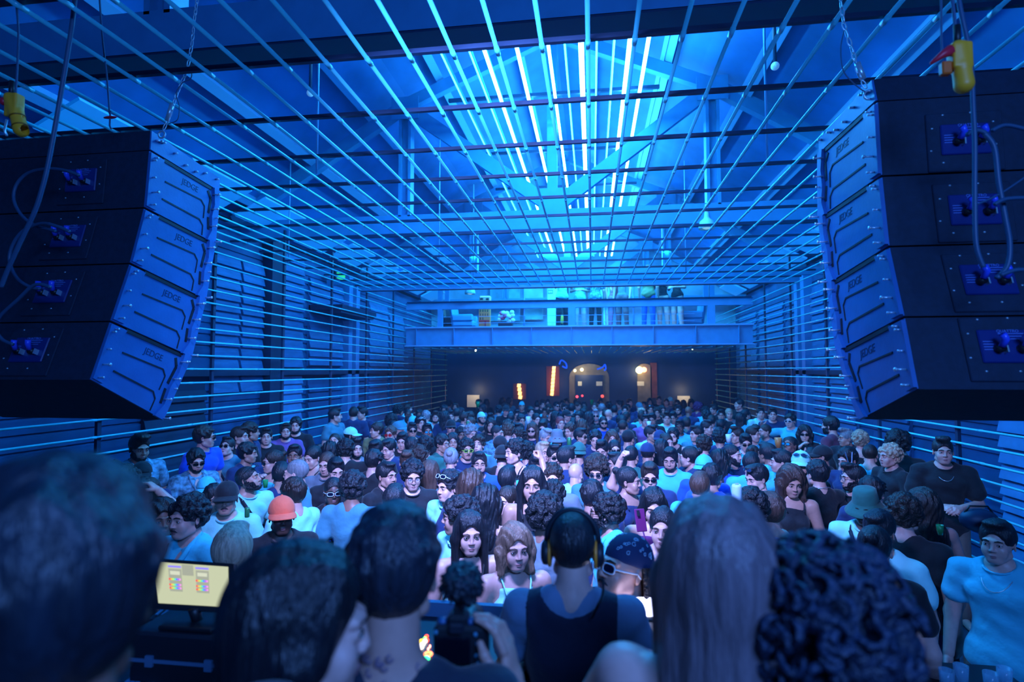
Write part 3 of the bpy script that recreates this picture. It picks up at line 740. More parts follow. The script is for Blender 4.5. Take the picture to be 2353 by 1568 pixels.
def glasses_mesh(kind, wide=False):
    key = ('g', kind)
    if key in _B: return _B[key]
    S_ = Soup()
    for s in (-1, 1):
        M = Matrix.Rotation(R(14 * s), 3, 'Z')
        b = MB()
        if kind == 'round': b.tube([tuple(M @ Vector((.021 * math.cos(t), 0, .021 * math.sin(t))) + Vector((s * .032, -.101, -.001))) for t in [2 * math.pi * i / 18 for i in range(18)]], .0016, 5, closed=True)
        else: b.tube([tuple(M @ Vector((.026 * math.copysign(abs(math.cos(t)) ** .6, math.cos(t)), 0, .0165 * math.copysign(abs(math.sin(t)) ** .6, math.sin(t)))) + Vector((s * .033, -.1005, .0))) for t in [2 * math.pi * i / 18 for i in range(18)]], .0028 if kind == 'thick' else .0018, 5, closed=True)
        S_.mb(b, 0)
        b = MB(); b.tube([(s * .058, -.093, .004), (s * .074, -.06, .004), (s * .080, .0, .003), (s * .079, .022, -.012)], .002 if kind != 'thick' else .003, 5); S_.mb(b, 0)
        if kind != 'round' or True: b = MB(); b.ell((s * .0325, -.1005, -.0005), (.0245 if kind != 'round' else .02, .0016, .0155 if kind != 'round' else .02), 16, 8, M); S_.mb(b, 1)
    b = MB(); b.tube([(-.010, -.107, .004), (0, -.110, .006), (.010, -.107, .004)], .002, 5); S_.mb(b, 0)
    _B[key] = S_; return S_
def glasses(kind, fcol, lcol, lname):
    key = ('gm', kind, fcol, lcol)
    if key in _B: return _B[key]
    mf = mat('frame_%s' % lname, fcol, .35); ml = mat('lens_%s' % lname, lcol, .08, spec=.8) if lcol else mat('clear_lens', (.8, .85, .9), .05, alpha=.15)
    _B[key] = glasses_mesh(kind).mesh('glasses', [mf, ml]); return _B[key]
def chain_mesh(big=0):
    key = ('ch', big)
    if key in _B: return _B[key]
    b = MB(); n = 26; b.tube([((.078 + .0) * math.cos(t), -.012 + (.108 if math.sin(t) > 0 else .128) * math.sin(t), 1.448 + (.055 if math.sin(t) > 0 else .105) * math.sin(t)) for t in [2 * math.pi * i / n for i in range(n)]], .0028 + .002 * big, 6, closed=True)
    _B[key] = Soup().mb(b).mesh('necklace', [mat('bright_metal', (.6, .68, .72), .3, metal=.7)]); return _B[key]
def strap_mesh():
    if 'strap' in _B: return _B['strap']
    b = MB(); b.beam((0, 0, 0), (1, 0, 0), .01, .01)
    pts = [(-.105, .03, 1.468), (-.09, -.075, 1.43), (-.04, -.135, 1.32), (.04, -.148, 1.20), (.12, -.118, 1.06), (.155, -.02, .99), (.12, .11, 1.06), (.02, .135, 1.22), (-.07, .12, 1.37)]
    b = MB(); n = len(pts)
    for a, c in zip(pts, pts[1:] + pts[:1]): b.beam(a, c, .03, .006, up=(Vector(a) + Vector(c)) / 2 - Vector((0, 0, (a[2] + c[2]) / 2)))
    _B['strap'] = Soup().mb(b).mesh('cross_strap', [mat('webbing', (.01, .014, .03), .8)]); return _B['strap']
# ================================================================ THE PEOPLE
SKINC = {'1': (.74, .42, .36), '2': (.56, .30, .24), '3': (.33, .16, .12), '4': (.13, .062, .05)}
HAIRC = {'bk': (.010, .012, .018), 'db': (.028, .018, .016), 'br': (.075, .04, .03), 'bl': (.55, .40, .28), 'lb': (.22, .14, .10), 'gr': (.26, .28, .32), 'rd': (.28, .05, .05), 'pu': (.12, .03, .14)}
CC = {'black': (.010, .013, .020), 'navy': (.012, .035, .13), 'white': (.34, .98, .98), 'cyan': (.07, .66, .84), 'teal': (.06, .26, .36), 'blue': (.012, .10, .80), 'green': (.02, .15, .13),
      'purple': (.25, .12, .40), 'maroon': (.16, .045, .09), 'olive': (.24, .26, .12), 'grey': (.16, .22, .28), 'orange': (1.0, .16, .08), 'pattern': (.12, .32, .46), 'pink': (.7, .2, .25), 'yellow': (.8, .8, .1), 'plum': (.12, .02, .14)}
FR = {'sg': ('thin', (.01, .01, .012), (.004, .005, .008), 'dark'), 'wsg': ('thick', (.75, .85, .9), (.006, .01, .03), 'pale'), 'rsg': ('thick', (.5, .02, .02), (.6, .01, .02), 'red'),
      'ysg': ('thick', (.65, .9, .12), (.01, .04, .02), 'lime'), 'msg': ('thin', (.02, .03, .05), (.02, .35, .6), 'mirror'), 'cg': ('round', (.03, .03, .04), None, 'wire'), 'rg': ('round', (.2, .2, .2), (.01, .015, .03), 'tinted')}
TOPN = {'tee': 'tshirt', 'wide': 'tshirt', 'shirt': 'open_shirt', 'long': 'sweater', 'jacket': 'jacket', 'tank': 'tank_top', 'strap': 'strap_top'}
PEOPLE = []
def leafobj(name, me, parent, col=None, loc=None, M=None):
    o = bpy.data.objects.new(name, me); COL.objects.link(o); o.parent = parent
    if col: o.color = (*col, 1)
    if M is not None:
        m4 = M.to_4x4(); m4.translation = Vector(loc or (0, 0, 0)); o.matrix_local = m4
    elif loc: o.location = loc
    return o
def jit(c, a=.12):
    k = 1 + rnd(-a, a); return tuple(min(1, v * k) for v in c)
def person(X, Y, Z0, az, hair, hcol, skin, top, tcol, ex, label, group=None, scale=1.0, face_cam=True, legcol=None):
    ex = [e for e in ex.split(',') if e]; fem = 'F' in ex
    pose = 0; tilt = 0; turn = 0
    for e in ex:
        if e[0] == 'p' and e[1:].isdigit(): pose = int(e[1:])
        if e == 'dn': tilt = 12
        if e == 'up': tilt = -16
        if e.startswith('t') and e[1:].lstrip('-').isdigit(): turn = int(e[1:])
    if not turn and 'nt' not in ex:
        if 55 <= abs(az) <= 110: turn = 35 if az > 0 else -35
    rz = -math.atan2(X, Y) + R(az - turn) if face_cam else R(az - turn)
    t = thing('person', label, 'person', (X, Y, Z0), rz, group); t.scale = (scale,) * 3
    sk = jit(SKINC[skin], .08); hc = jit(HAIRC[hcol], .2)
    leafobj('body', body_mesh(pose, fem, turn, tilt), t, sk)
    tm = top_mesh(top, pose, fem)
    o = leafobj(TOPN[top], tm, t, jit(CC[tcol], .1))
    if tcol == 'pattern':
        o.material_slots[0].link = 'OBJECT'; o.material_slots[0].material = m_print
    leafobj('trousers', legs_mesh(fem), t, legcol or jit(random.choice([CC['black'], CC['navy'], (.05, .08, .14), (.16, .15, .13)])))
    M = hmat(turn, tilt)
    hats = {}
    for e in ex:
        if ':' in e: a, c = e.split(':'); hats[a] = c
    if hair != 'bald':
        h = hair
        if hats and hair in ('messy', 'quiff', 'curly', 'afro', 'short'): h = 'buzz'
        leafobj('hair', hair_mesh(h, seed=random.randint(0, 2) if h in ('curly', 'messy') else 0), t, hc, HC, M)
    for a, c in hats.items():
        if a in ('cap', 'capback', 'bucket', 'beanie'):
            cr, br = cap_meshes(a); nm_ = {'cap': 'cap', 'capback': 'cap', 'bucket': 'bucket_hat', 'beanie': 'beanie'}[a]
            ho = leafobj(nm_, cr, t, CC[c], HC, M)
            if br: leafobj('brim', br, ho, CC[c])
    if 'beard' in ex: leafobj('beard', beard_mesh(), t, hc, HC, M)
    if 'mo' in ex: leafobj('moustache', moust_mesh(), t, hc, HC, M)
    for e in ex:
        if e in FR: leafobj('glasses', glasses(*FR[e]), t, None, HC, M)
    if 'hsg' in ex:
        M2 = M @ Matrix.Rotation(R(-28), 3, 'X'); off = M @ Vector((0, .0, .06)) + Vector(HC)
        leafobj('sunglasses', glasses('thin', (.01, .01, .012), (.02, .05, .12), 'shiny'), t, None, off, M2)
    if 'whsg' in ex:
        M2 = M @ Matrix.Rotation(R(-28), 3, 'X'); off = M @ Vector((0, .0, .06)) + Vector(HC)
        leafobj('sunglasses', glasses(*FR['wsg']), t, None, off, M2)
    if 'chain' in ex: leafobj('necklace', chain_mesh(), t)
    if 'xb' in ex: leafobj('cross_strap', strap_mesh(), t)
    if 'hp' in ex: pass
    return t
# ================================================================ THE CROWD on the dance floor (picture direction of the head, facing, looks)
CROWD = '''
318 1030 25 quiff db 2 shirt pattern beard,dn|bearded man in light patterned camp shirt standing alone beside the wall tubes
468 1006 80 messy db 1 tee blue sg|man in dark sunglasses and blue tee, side-on, behind the floral shirt man
449 1060 18 messy bk 1 shirt pattern sg,beard,dn|man in dark floral open shirt and sunglasses looking down
523 1028 -25 short bk 1 tee teal sg,xb,up|man with chin raised, sunglasses and black strap over slate blue tee
550 1004 60 short db 1 tee black |pale man side-on between sunglasses man with raised chin and the wall tubes
573 994 100 messy db 2 tee navy |brown-haired man turned to the balcony, behind the pale man side-on
612 1004 0 short bk 1 tee black |grinning man in black tee facing the stage near the wall tubes
657 992 0 short db 1 tee purple beard|bearded man in lilac tee facing the stage
680 979 -8 messy bk 1 tee black beard|dark-bearded man just behind the lilac tee man
567 1043 75 messy bk 2 tee navy |dark swept-haired man side-on behind the man with sunglasses on his forehead
628 1062 -70 bun db 1 strap cyan F,p3,sg|woman in sunglasses lifting both hands to her face, pale top
677 1047 -10 short bk 3 tee cyan |serious man with close black hair and pale blue tee
570 1102 62 buzz bk 2 tee white hsg,xb,beard,up|man with sunglasses pushed on his forehead and strap over white tee
645 1094 178 short bk 2 tee navy hsg|dark head seen from behind with shiny blue shades on top, navy tee
684 1088 -110 buzz gr 1 tee teal |grey-cropped man turned away beside the blue-shades head
521 1146 -8 short bk 2 tee white cap:black,mo|man in black cap and white tee with a picture print on the chest
492 1148 14 long bk 2 long navy F|woman with dark hair drawn close, half hidden by the black cap man
474 1128 170 short db 2 tee cyan capback:cyan|back of a person in pale blue cap and pale blue top
330 1136 -68 long db 1 strap black F|woman with long dark hair side-on, hand with green cup before her
285 1118 150 curly db 1 tee black p7,D3.9|curly dark-haired person drinking from a small blue cup
325 1094 170 short bk 2 tee navy capback:black|back of a head in black backwards cap by the patterned shirt man
262 1090 175 buzz bk 2 shirt pattern cap:black|head under shiny black cap nearest the wall tubes
372 1192 8 wavy db 3 strap cyan F|young woman with dark wavy hair and pale strapless top
436 1190 -50 curly bk 1 shirt cyan mo,xb|curly-haired man with moustache, pale blue shirt hanging open
647 1186 6 buzz bk 4 tee black cap:orange,p1|man in bright orange cap and black tee clasping a raised hand
675 1138 -140 messy db 1 tee white |dark-haired man turned away in white tee behind the orange cap
769 956 88 short bk 1 tee teal |side-on man in slate tee standing against the wall tubes
812 952 176 short db 1 wide navy |brown-haired man from behind in baggy navy tee
833 951 -62 quiff bk 1 tee navy |face looking over the shoulder of the baggy navy tee man
806 1002 84 short bk 2 tee black cap:white,beard|man in white cap pointing sideways, with beard
769 1016 -14 buzz db 1 tee grey mo,up|man with receding hair and moustache, head tipped back
721 1052 -42 bun bk 1 strap black F,dn|woman with slicked-back hair and long earring
817 1032 18 quiff bk 1 tee grey beard|hollow-cheeked man with full dark beard
794 1036 170 curly bk 1 tee black |dark curls from behind beside the full-bearded man
757 1038 165 wavy bk 2 tee black |long curly black hair from behind near the man with receding hair
866 990 -68 messy db 1 tee olive |laughing brown-haired man in olive tee, side-on
898 999 -20 messy br 1 tee grey rsg|man in red wraparound sunglasses
915 987 60 short bk 1 tee navy cap:teal|slate blue cap turned sideways behind the red sunglasses man
925 1014 -12 short bk 1 tee black dn|half-hidden forehead behind the red sunglasses man
947 990 8 short bk 2 tee black sg,p3|man in thin black sunglasses rubbing his nose
981 992 12 short bk 3 tee black msg,chain|man in mirrored blue shades with neck chain
966 973 20 curly bk 1 tee black whsg|curly head with goggles just behind the mirrored shades man
937 953 5 buzz bk 4 tee cyan |dark-skinned man with shaved head behind pale blue headscarf
916 945 120 afro bk 2 jacket navy |big round afro turned away, navy jacket with pale stripe
936 940 92 short db 1 tee white |pale profile beside the big round afro
899 970 172 afro bk 2 tee navy |smaller dark round head from behind below the afro
949 972 150 short bk 2 tee cyan beanie:cyan|pale blue headscarf seen from behind
979 958 165 messy gr 1 tee cyan |greying loose hair from behind beside the bearded white tee man
1001 960 -4 quiff db 1 tee white beard|bearded man in white tee standing square to the stage
1021 960 160 wavy bk 2 tee navy F|long black hair from behind at the shoulder of the bearded white tee man
1036 982 12 short bk 1 tee black cap:black,sg,mo|man in black cap and sunglasses looking up
1049 952 170 short bk 2 tee black |black-haired back beside the person in pale cap
1067 962 100 short db 1 tee navy |short-haired profile behind the person drinking from a green can
1081 974 -34 bun br 1 tee navy p7,up|pale person with headband drinking from a green can
1106 962 25 short bk 2 tee teal beanie:white,beard|bearded man in white cap smiling down
1127 966 -8 quiff bk 3 tee black p3|tall-haired man in black tee wiping his mouth
1081 996 30 curly gr 1 tee black dn|grey curly top bowed forward
1142 996 60 buzz bk 2 shirt pattern |man in black and white patterned shirt with faded hair
1168 992 170 curly br 1 tee grey |light brown curls from behind near the patterned shirt
1014 1021 48 messy bk 2 tee green cg|man in clear glasses and dark green tee turning sideways
1040 1016 4 long bk 2 strap plum F|smiling woman with long straight dark hair
1071 1034 16 curly bk 2 tee navy ysg,mo|man in lime green sunglasses
1098 1024 -8 curly db 1 tee cyan up|young man with wavy hair, eyes closed, face tipped back
977 1028 175 curly bk 1 tee green |thick dark hair from behind above a dark green tee
945 1028 168 messy bk 1 tee navy |dark head from behind beside the thick-haired green tee
895 1032 -38 short bk 1 shirt navy dn|bowl-cut young man in navy open shirt looking down
864 1036 -20 short bk 1 tee black dn|forehead and dark hair of a man bowed low beside bowl-cut man
960 1052 -125 curly db 2 tee navy |dark curls with sunglasses on top turned away
936 1064 -6 quiff br 1 tee navy dn|pale man with brown swept hair, only eyes and forehead showing
1036 1056 170 bun gr 1 tee navy F|silvery hair knot with flower clip from behind
1101 1066 4 short bk 2 tee blue beard|smiling bearded man with flat-topped black hair
1154 1050 172 buzz bk 1 tee black capback:black|man from behind in black cap with small round badge
1149 1026 150 buzz bk 1 tee teal cap:black|second dark cap right behind the badge cap
858 1062 140 messy bk 1 tee black |man from behind with thick black hair, black tee, turned aside
886 1094 42 short bk 2 shirt black |young man in black polo glancing sideways
947 1094 8 curly bk 1 tee black dn,cg|big man in black tee bowed over, glasses low on nose
1033 1120 -46 curly bk 1 tee white whsg|curly-haired man with white sunglasses on his head
986 1090 172 long br 1 tee teal F|long light brown hair from behind
765 1130 6 buzz bk 4 tee black wsg|man in pale-framed sunglasses and black tee with blue lettering
810 1124 158 curly bk 3 tee teal |short-curled man from behind in slate blue tee
771 1082 12 short bk 1 tee black dn|black-haired man with face hidden, bowed between two others
752 1066 -22 buzz br 1 tee grey dn|receding-haired man looking down
1081 1120 168 wavy br 1 tee navy F|wavy brown hair from behind near white sunglasses curly man
1114 1160 165 longbig bk 2 strap black F|big mane of dark wavy hair from behind
905 1156 170 short bk 2 tee navy |low dark head in front of the big bowed man
1166 1152 -34 bun db 1 strap black F|woman singing with hair up, choker and thin black straps
1059 1188 -92 curly bk 2 tee white |curly-haired side-on person above the woman looking down
1078 1226 8 long bk 1 strap black F|woman with long black hair and thin straps looking down near the booth
1182 1258 14 bob lb 1 strap white F|woman with light brown wavy bob and white halter top at the booth
1165 1106 160 short bk 2 tee navy p2|black-haired dancer holding up open hands
1246 931 18 short bk 1 tee black |pale face in the back rows near the lit vertical sign
1258 928 8 short bk 1 tee black |second pale face shoulder to shoulder in the back rows
1199 934 4 short bk 2 tee black beanie:cyan|man in pale knitted beanie in the back rows
1163 944 -4 short bk 1 tee black cap:black|smiling young man in dark cap, back rows
1219 948 20 messy bk 1 tee grey p3|young man with hand on his cheek, back rows
1278 934 30 short bk 1 tee navy sg|man in sunglasses under the lit vertical sign
1293 930 -12 short bk 1 tee black |dim face near the lit vertical sign
1300 940 -30 short bk 2 tee black sg|grinning man in dark glasses, back rows
1313 940 172 messy bk 2 tee black |dark hair from behind, back rows near the red lamps
1327 934 60 short db 2 tee cyan |profile above pale blue collar in the back rows
1342 934 0 short bk 3 tee black beard|stern bearded man in black under the arched doorway
1367 936 -10 bun br 1 tee navy F|smiling woman with headband under the arched doorway
1383 940 160 messy gr 1 tee white |greying head from behind near the arched doorway
1401 936 175 bun bk 2 tee black F|dark hair with white flower clips under the arch
1412 944 165 short bk 2 tee navy |dark round head behind the bald man
1398 954 150 bald gr 1 tee navy |bald pale man turned away
1436 944 0 short bk 1 tee navy cg|smiling man in spectacles
1446 926 30 short db 1 tee navy |far face beside the smiling man in spectacles
1469 936 30 short bl 1 tee navy cap:teal|light cap in the back rows
1475 950 40 bun bl 1 tee black F|blond-haired woman looking aside under light cap
1495 942 6 short bk 2 tee black hsg|man with shades on top of his hair near the warm lit arch
1521 944 20 messy bk 2 tee black |man looking down in black, back rows
1514 920 5 short bk 1 tee black |lone pale face in the dark by the warm lit arch
1540 922 20 short bk 1 tee black cap:white|white cap peak in the dark back rows
1560 944 -20 short bk 2 tee black beard|bearded man in dark top near the pale square sign
1582 946 165 bald pu 3 tee navy |shaved brown head from behind near the pale square sign
1604 938 150 afro pu 2 tee plum |purple tinted hair from behind by the far corner
1547 960 -8 short bk 2 tee navy dn|bowed dark-haired man behind white tee young man
1532 962 4 quiff db 1 tee white |young man in white tee with cropped hair, middle of the crowd
1499 964 -10 short bk 2 tee black dn|half-seen man beside the plum tee man
1482 968 14 short bk 1 tee purple cg|man in plum tee lifting a cup
1430 972 176 short bk 2 tee black |man from behind in black tee, hair cut high at the neck
1369 956 0 quiff gr 1 shirt black beard,sg|tall bearded man in glasses and black V shirt
1386 972 10 buzz bk 2 tee blue sg,beard|man in round dark shades and bright blue shirt
1352 962 165 wavy bk 2 tee black |loose dark hair from behind beside tall bearded man in glasses
1330 960 -20 messy bk 2 tee navy |dark-haired dancer, head turned, middle rows
1302 956 60 short bk 1 tee navy cap:black|dark cap side-on in the middle rows
1276 960 150 wavy bk 1 tee navy |long dark hair from behind, middle rows
1287 973 20 bun rd 1 tee black F|red-haired woman with glowing red shades on her head
1247 984 -4 short db 1 tee cyan sg,dn|short-haired man peering over dark glasses
1224 990 -14 long br 1 tee navy sg,beard|long-haired bearded man in round sunglasses
1193 990 -32 short bk 1 tee white |grinning young man in black and white striped shirt
1197 968 20 messy bk 2 tee navy |young man sipping from a pale cup
1167 982 150 wavy db 1 tee black |hooded dark hair from behind near the grinning young man
1232 965 25 bun bk 1 tee navy F|small woman half hidden behind long-haired bearded man
1252 1006 38 quiff gr 1 tee navy dn|man with greying swept hair frowning down
1280 1010 2 short bk 2 tee black bucket:grey,rsg,beard|bearded man in bucket hat and orange lenses
1311 990 -35 messy br 1 tee navy dn|messy brown hair bowed aside
1334 1004 55 short bk 2 tee navy sg|man in wide black visor shades turned aside
1369 1010 -5 messy bk 1 tee navy dn|forehead of a dark-haired man bowed behind black visor shades man
1406 1010 6 longbig br 1 tee black |pale person with long brown wavy hair
1337 982 165 wavy br 1 tee black F|light brown hair from behind among the middle rows
1443 1010 150 short bk 2 tee navy cap:black|dark cap with white edge, turned away
1495 998 58 quiff bk 2 shirt white |man with faded hair in white jacket side-on
1516 1010 0 short bk 1 tee navy cap:navy|navy cap with small mark, face hidden
1547 1004 -8 messy bk 1 tank black beard|bearded man in black sleeveless top
1562 982 -6 short bk 4 tee cyan |laughing dark-skinned man in pale blue top
1531 1018 30 bun db 1 strap black F|half face of woman leaning behind bearded man in sleeveless top
1601 998 -58 short bk 1 tee teal |close-cropped man side-on in slate tee
1624 984 62 quiff bk 1 tee navy |side-on man with ear showing near the purple hair
1618 1024 168 curly db 1 tee navy |tall mop of brown hair from behind, pale neck
1519 1034 172 long bk 1 strap black F|smooth round dark hair from behind
1488 1044 165 short bk 2 tee navy cap:navy|smooth navy cap from behind
1450 1050 158 buzz bk 2 tee green cg|man from behind with faded hair and green tee
1417 1068 -58 short bk 2 tee navy cg|young man in glasses side-on with earring
1384 1036 -12 quiff bk 1 tee navy dn|young man with closed eyes and swept black hair
1412 1034 10 bun bk 1 strap navy F,sg|woman with sparkling hairband and dark glasses
1330 1042 178 buzz bk 2 tee navy capback:green|back of a green cap worn backwards
1272 1050 18 quiff bk 1 tee navy sg|man with tall dark quiff and sunglasses
1246 1040 30 short bl 1 tee navy |fair-haired man with wide open eyes
1184 1040 -60 curly bk 1 strap black F|curly-fringed woman side-on beside the badge cap
1210 1042 165 afro bk 2 tee navy |large cloud of curls from behind
1300 1054 120 short bk 2 tee navy |dark-haired man turned away below green cap, pale zip
1232 1074 4 quiff bk 3 tee cyan dn|man with low brow bowed behind the straight-haired woman
1269 1102 2 curly db 1 tee grey rg,mo|curly-haired man with moustache and tinted aviator glasses
1224 1114 -4 long bk 2 strap black F|unsmiling woman with long straight black hair parted in the middle
1371 1084 -8 afro db 1 long teal rg,mo,dn|big curly-haired man in round glasses and slate sweater
1443 1106 72 bun bk 2 strap navy F|woman side-on with tied-back dark hair
1493 1094 2 short db 1 tee navy sg,p2,dn|man in black sunglasses with one arm raised overhead
1501 1164 6 long bk 1 strap plum F,p4,dn|woman with straight black hair in plum top looking at her phone
1523 1214 -6 bun bk 1 strap black F,p3|small woman with headband covering her mouth
1398 1180 -105 curly bk 2 shirt cyan sg,beard|man with faded curls and black visor shades, pale polo collar
1252 1188 152 afro bk 3 tee grey |mass of tight curls from behind above a grey tee
1272 1142 165 curly bk 2 tee navy |dark curls from behind, wide navy shoulders
1360 1144 170 messy bk 2 tee navy |dark head from behind below the slate sweater man
1322 1092 150 bald br 1 wide white dn|person bent over in white tee, back showing
1586 1052 -100 bun bk 1 jacket navy F,p3|dark-haired woman touching her ear
1540 1056 -6 short bk 2 tee cyan beard,dn|bearded man behind the raised arm
1618 1076 165 short bk 2 tee blue capback:cyan|pale blue cap from behind
1608 1122 170 short br 1 tee cyan |short brown hair from behind, pale shirt
1636 1100 160 messy bk 2 tee blue |dark hair beside royal blue shirt
1641 942 -52 short bk 1 tee black |face glowing orange in the far corner
1658 955 -6 short bk 2 tee black p3|man with close hair drinking, one arm bent
1675 952 10 bun bl 1 tee grey F|fair-haired woman lit warm behind the drinking man
1699 930 -62 quiff bk 1 tee black |tall young man side-on against the wall tubes, beyond the green jacket
1712 955 130 short bk 1 jacket green |man in green jacket turned away
1747 950 12 short bk 1 long white |man in white sweatshirt, face covered by a raised hand
1775 953 4 short bk 1 tee navy |face peering past the white sweatshirt
1817 968 -22 messy bk 1 tee cyan wsg,p5|man in white sunglasses stretching one arm forward
1849 998 0 longbig bk 1 shirt black F,sg,p3|woman in black with long wavy hair and black sunglasses
1817 1024 -32 buzz bk 3 tee blue msg,up|man in mirrored shades looking up, holding a drink
1910 980 -112 messy bk 1 tee maroon beard|dark-haired man in maroon tee turned to the wall
1947 1008 -68 quiff gr 2 jacket black |silver-haired man in dark suit and white collar
1694 1002 -56 quiff db 1 tee navy cg|man in thin glasses side-on near the white sweatshirt
1730 999 62 short db 1 tee cyan |young man smiling sideways below the white sweatshirt
1713 1018 10 short bk 1 tee cyan sg,dn|man in slim sunglasses sipping
1654 1008 170 curly bk 2 tee navy |thick dark hair from behind near the drinking man
1682 1046 62 buzz bk 1 tee navy beard|bearded man with skin-faded hair side-on
1730 1048 168 bun db 1 tee navy F|dark hair with thin headband from behind
1765 1046 -132 short bk 3 tee cyan |dark-haired man turned away from the cap and shades man
1797 1062 -84 short bk 1 tee cyan |black-haired profile with small ear
1841 1068 -4 buzz bk 2 tee black cap:white,hsg,beard|man in pale cap with sunglasses resting on it
1890 1050 -84 buzz bk 2 tee black cap:black|black cap with long peak, side-on
1880 1092 -145 messy bk 1 tee black chain,p1|man from behind in black tee and silver chain holding a green goblet
1951 1058 -42 messy bk 1 tee navy dn,mo|dark-haired man with lanyard badge bowed down
1999 1046 168 buzz db 1 tank cyan p5|broad man from behind in pale tank top hugging a friend
2047 1050 -50 curly bl 1 tee black |fair curly-haired smiling man being hugged
2064 1022 165 afro bk 2 tee black |round dark afro behind the fair curly man
1962 1100 -64 quiff bk 1 tee black cg,beard|man in clear glasses with side-parted hair and dark tee
1743 1100 -50 short bk 1 tee white hsg,mo,dn|man with moustache in white tee, sunglasses on his hair
1817 1108 18 longbig br 2 strap black F,dn|woman with long brown hair falling over her face
1652 1062 172 wavy bk 1 tee blue |long dark curls from behind over bright royal blue tee
1726 1070 172 short bk 1 tee cyan |dark cropped head from behind in pale tee
1769 1178 -118 messy br 1 strap black F|brown-haired woman turned away in black top
1728 1176 165 curly bk 2 tee navy |dark curls behind the blond long-haired woman
1990 1166 -14 buzz bk 4 tee white bucket:green,xb,dn|person in green bucket hat with strap over white tee
2003 1134 160 messy bk 1 tee navy |dark hair just behind the green bucket hat
2022 1222 -20 short bk 2 tee white dn|dark-haired man bowed forward beside the green bucket hat
2078 1186 165 curly db 1 tee black |tall man from behind in black tee with brown curls
1977 1014 170 curly bl 1 strap black F|fair curly ponytail from behind
2166 1038 10 quiff bk 1 wide black chain,p4|man in black tee and silver chain fiddling with his hands
2124 1166 -150 wavy db 1 tank black F|woman with dark hair and bare shoulder in black top
2010 1264 170 bun bk 1 tee black F|smooth dark hair from behind, in front of the bowed man
2294 1246 -14 short bk 1 tee cyan chain|smiling dark-haired man in plain pale blue tee near the plastic chairs
310 1238 60 curly bk 2 tee black D3.2|shadowy curly-haired person below the long-haired woman with the cup
533 1276 165 short bl 1 tee black D2.6,F|pale blond cropped head behind the lit monitor
'''
MEZZ = '''
1292 16.4 20 short bk 1 tee white p6|person in white sleeveless top beside the warm lamp on the balcony
1333 16.6 -10 short bk 2 tee white p4|man in white tee and pale shorts on the balcony
1368 16.5 170 short bk 1 wide pattern |man in black and white leaf print shirt on the balcony
1388 16.9 150 bun bk 1 tee white F|person in white trousers leaning on the balcony
1412 16.8 60 bun br 1 strap pink F,dn|woman in pink holding a bag on the balcony
1430 16.5 -60 longbig rd 1 strap grey F|red-haired woman in brown dress on the balcony
1490 16.4 172 short br 1 wide olive |man from behind in baggy sage tee and blue jeans
1524 16.6 -20 bun bk 1 strap black F,p6|woman in black vest and white shorts on the balcony
1556 16.5 -70 long bk 1 tank black F,p4|woman in black dress with long bare legs on the balcony
'''
MEZZLEG = {1292: CC['black'], 1333: (.5, .55, .6), 1368: CC['black'], 1388: (.7, .9, .9), 1412: (.5, .3, .5), 1430: (.2, .12, .14), 1490: (.02, .12, .6), 1524: (.8, .5, .45), 1556: (.8, .5, .45)}
taken = []
def spot(px, py, D=None, hz=1.60):
    # slide each person along the line of sight until nobody stands in the same place; nearer = shorter
    if D is None:
        best = None
        for dz in [0] + [s * k * .01 for k in range(1, 14) for s in (1, -1)]:
            p = atZ(px, py, hz + dz)
            if p.y > 19.6 or p.y < 2.5: continue
            need = .36 if p.y < 9 else .30
            dmin = min([math.hypot(p.x - q[0], p.y - q[1]) for q in taken] or [9])
            if dmin >= need: best = p; break
            if best is None or dmin > bestd: best, bestd = p, dmin
        p = best
    else:
        p = atY(px, py, D)
    if p.x > 3.62: p = atX(px, py, 3.62)
    if p.x < -4.78: p = atX(px, py, -4.78)
    taken.append((p.x, p.y)); return p
anchors = []
def row(a, label, p, z0=0.0, cam_=True, group=None, leg=None):
    az = float(a[2]); ex = a[8] if len(a) > 8 else ''
    label = label.strip(); sc = (p.z - z0) / 1.60
    M = Matrix.Rotation(-math.atan2(p.x, p.y) + R(az), 3, 'Z')
    return person(p.x, p.y, z0, az, a[3], a[4], a[5], a[6], a[7], ex, label, group, sc, legcol=leg)
for ln in CROWD.strip().split('\n'):
    a, label = ln.split('|'); a = a.split(); px, py = float(a[0]), float(a[1]); ex = a[8] if len(a) > 8 else ''
    D = None
    for e in ex.split(','):
        if e[:1] == 'D' and e[1:2].isdigit(): D = float(e[1:])
    p = spot(px, py, D); row(a, label, p, group='people in the crowd'); anchors.append((px, py, label.strip()))
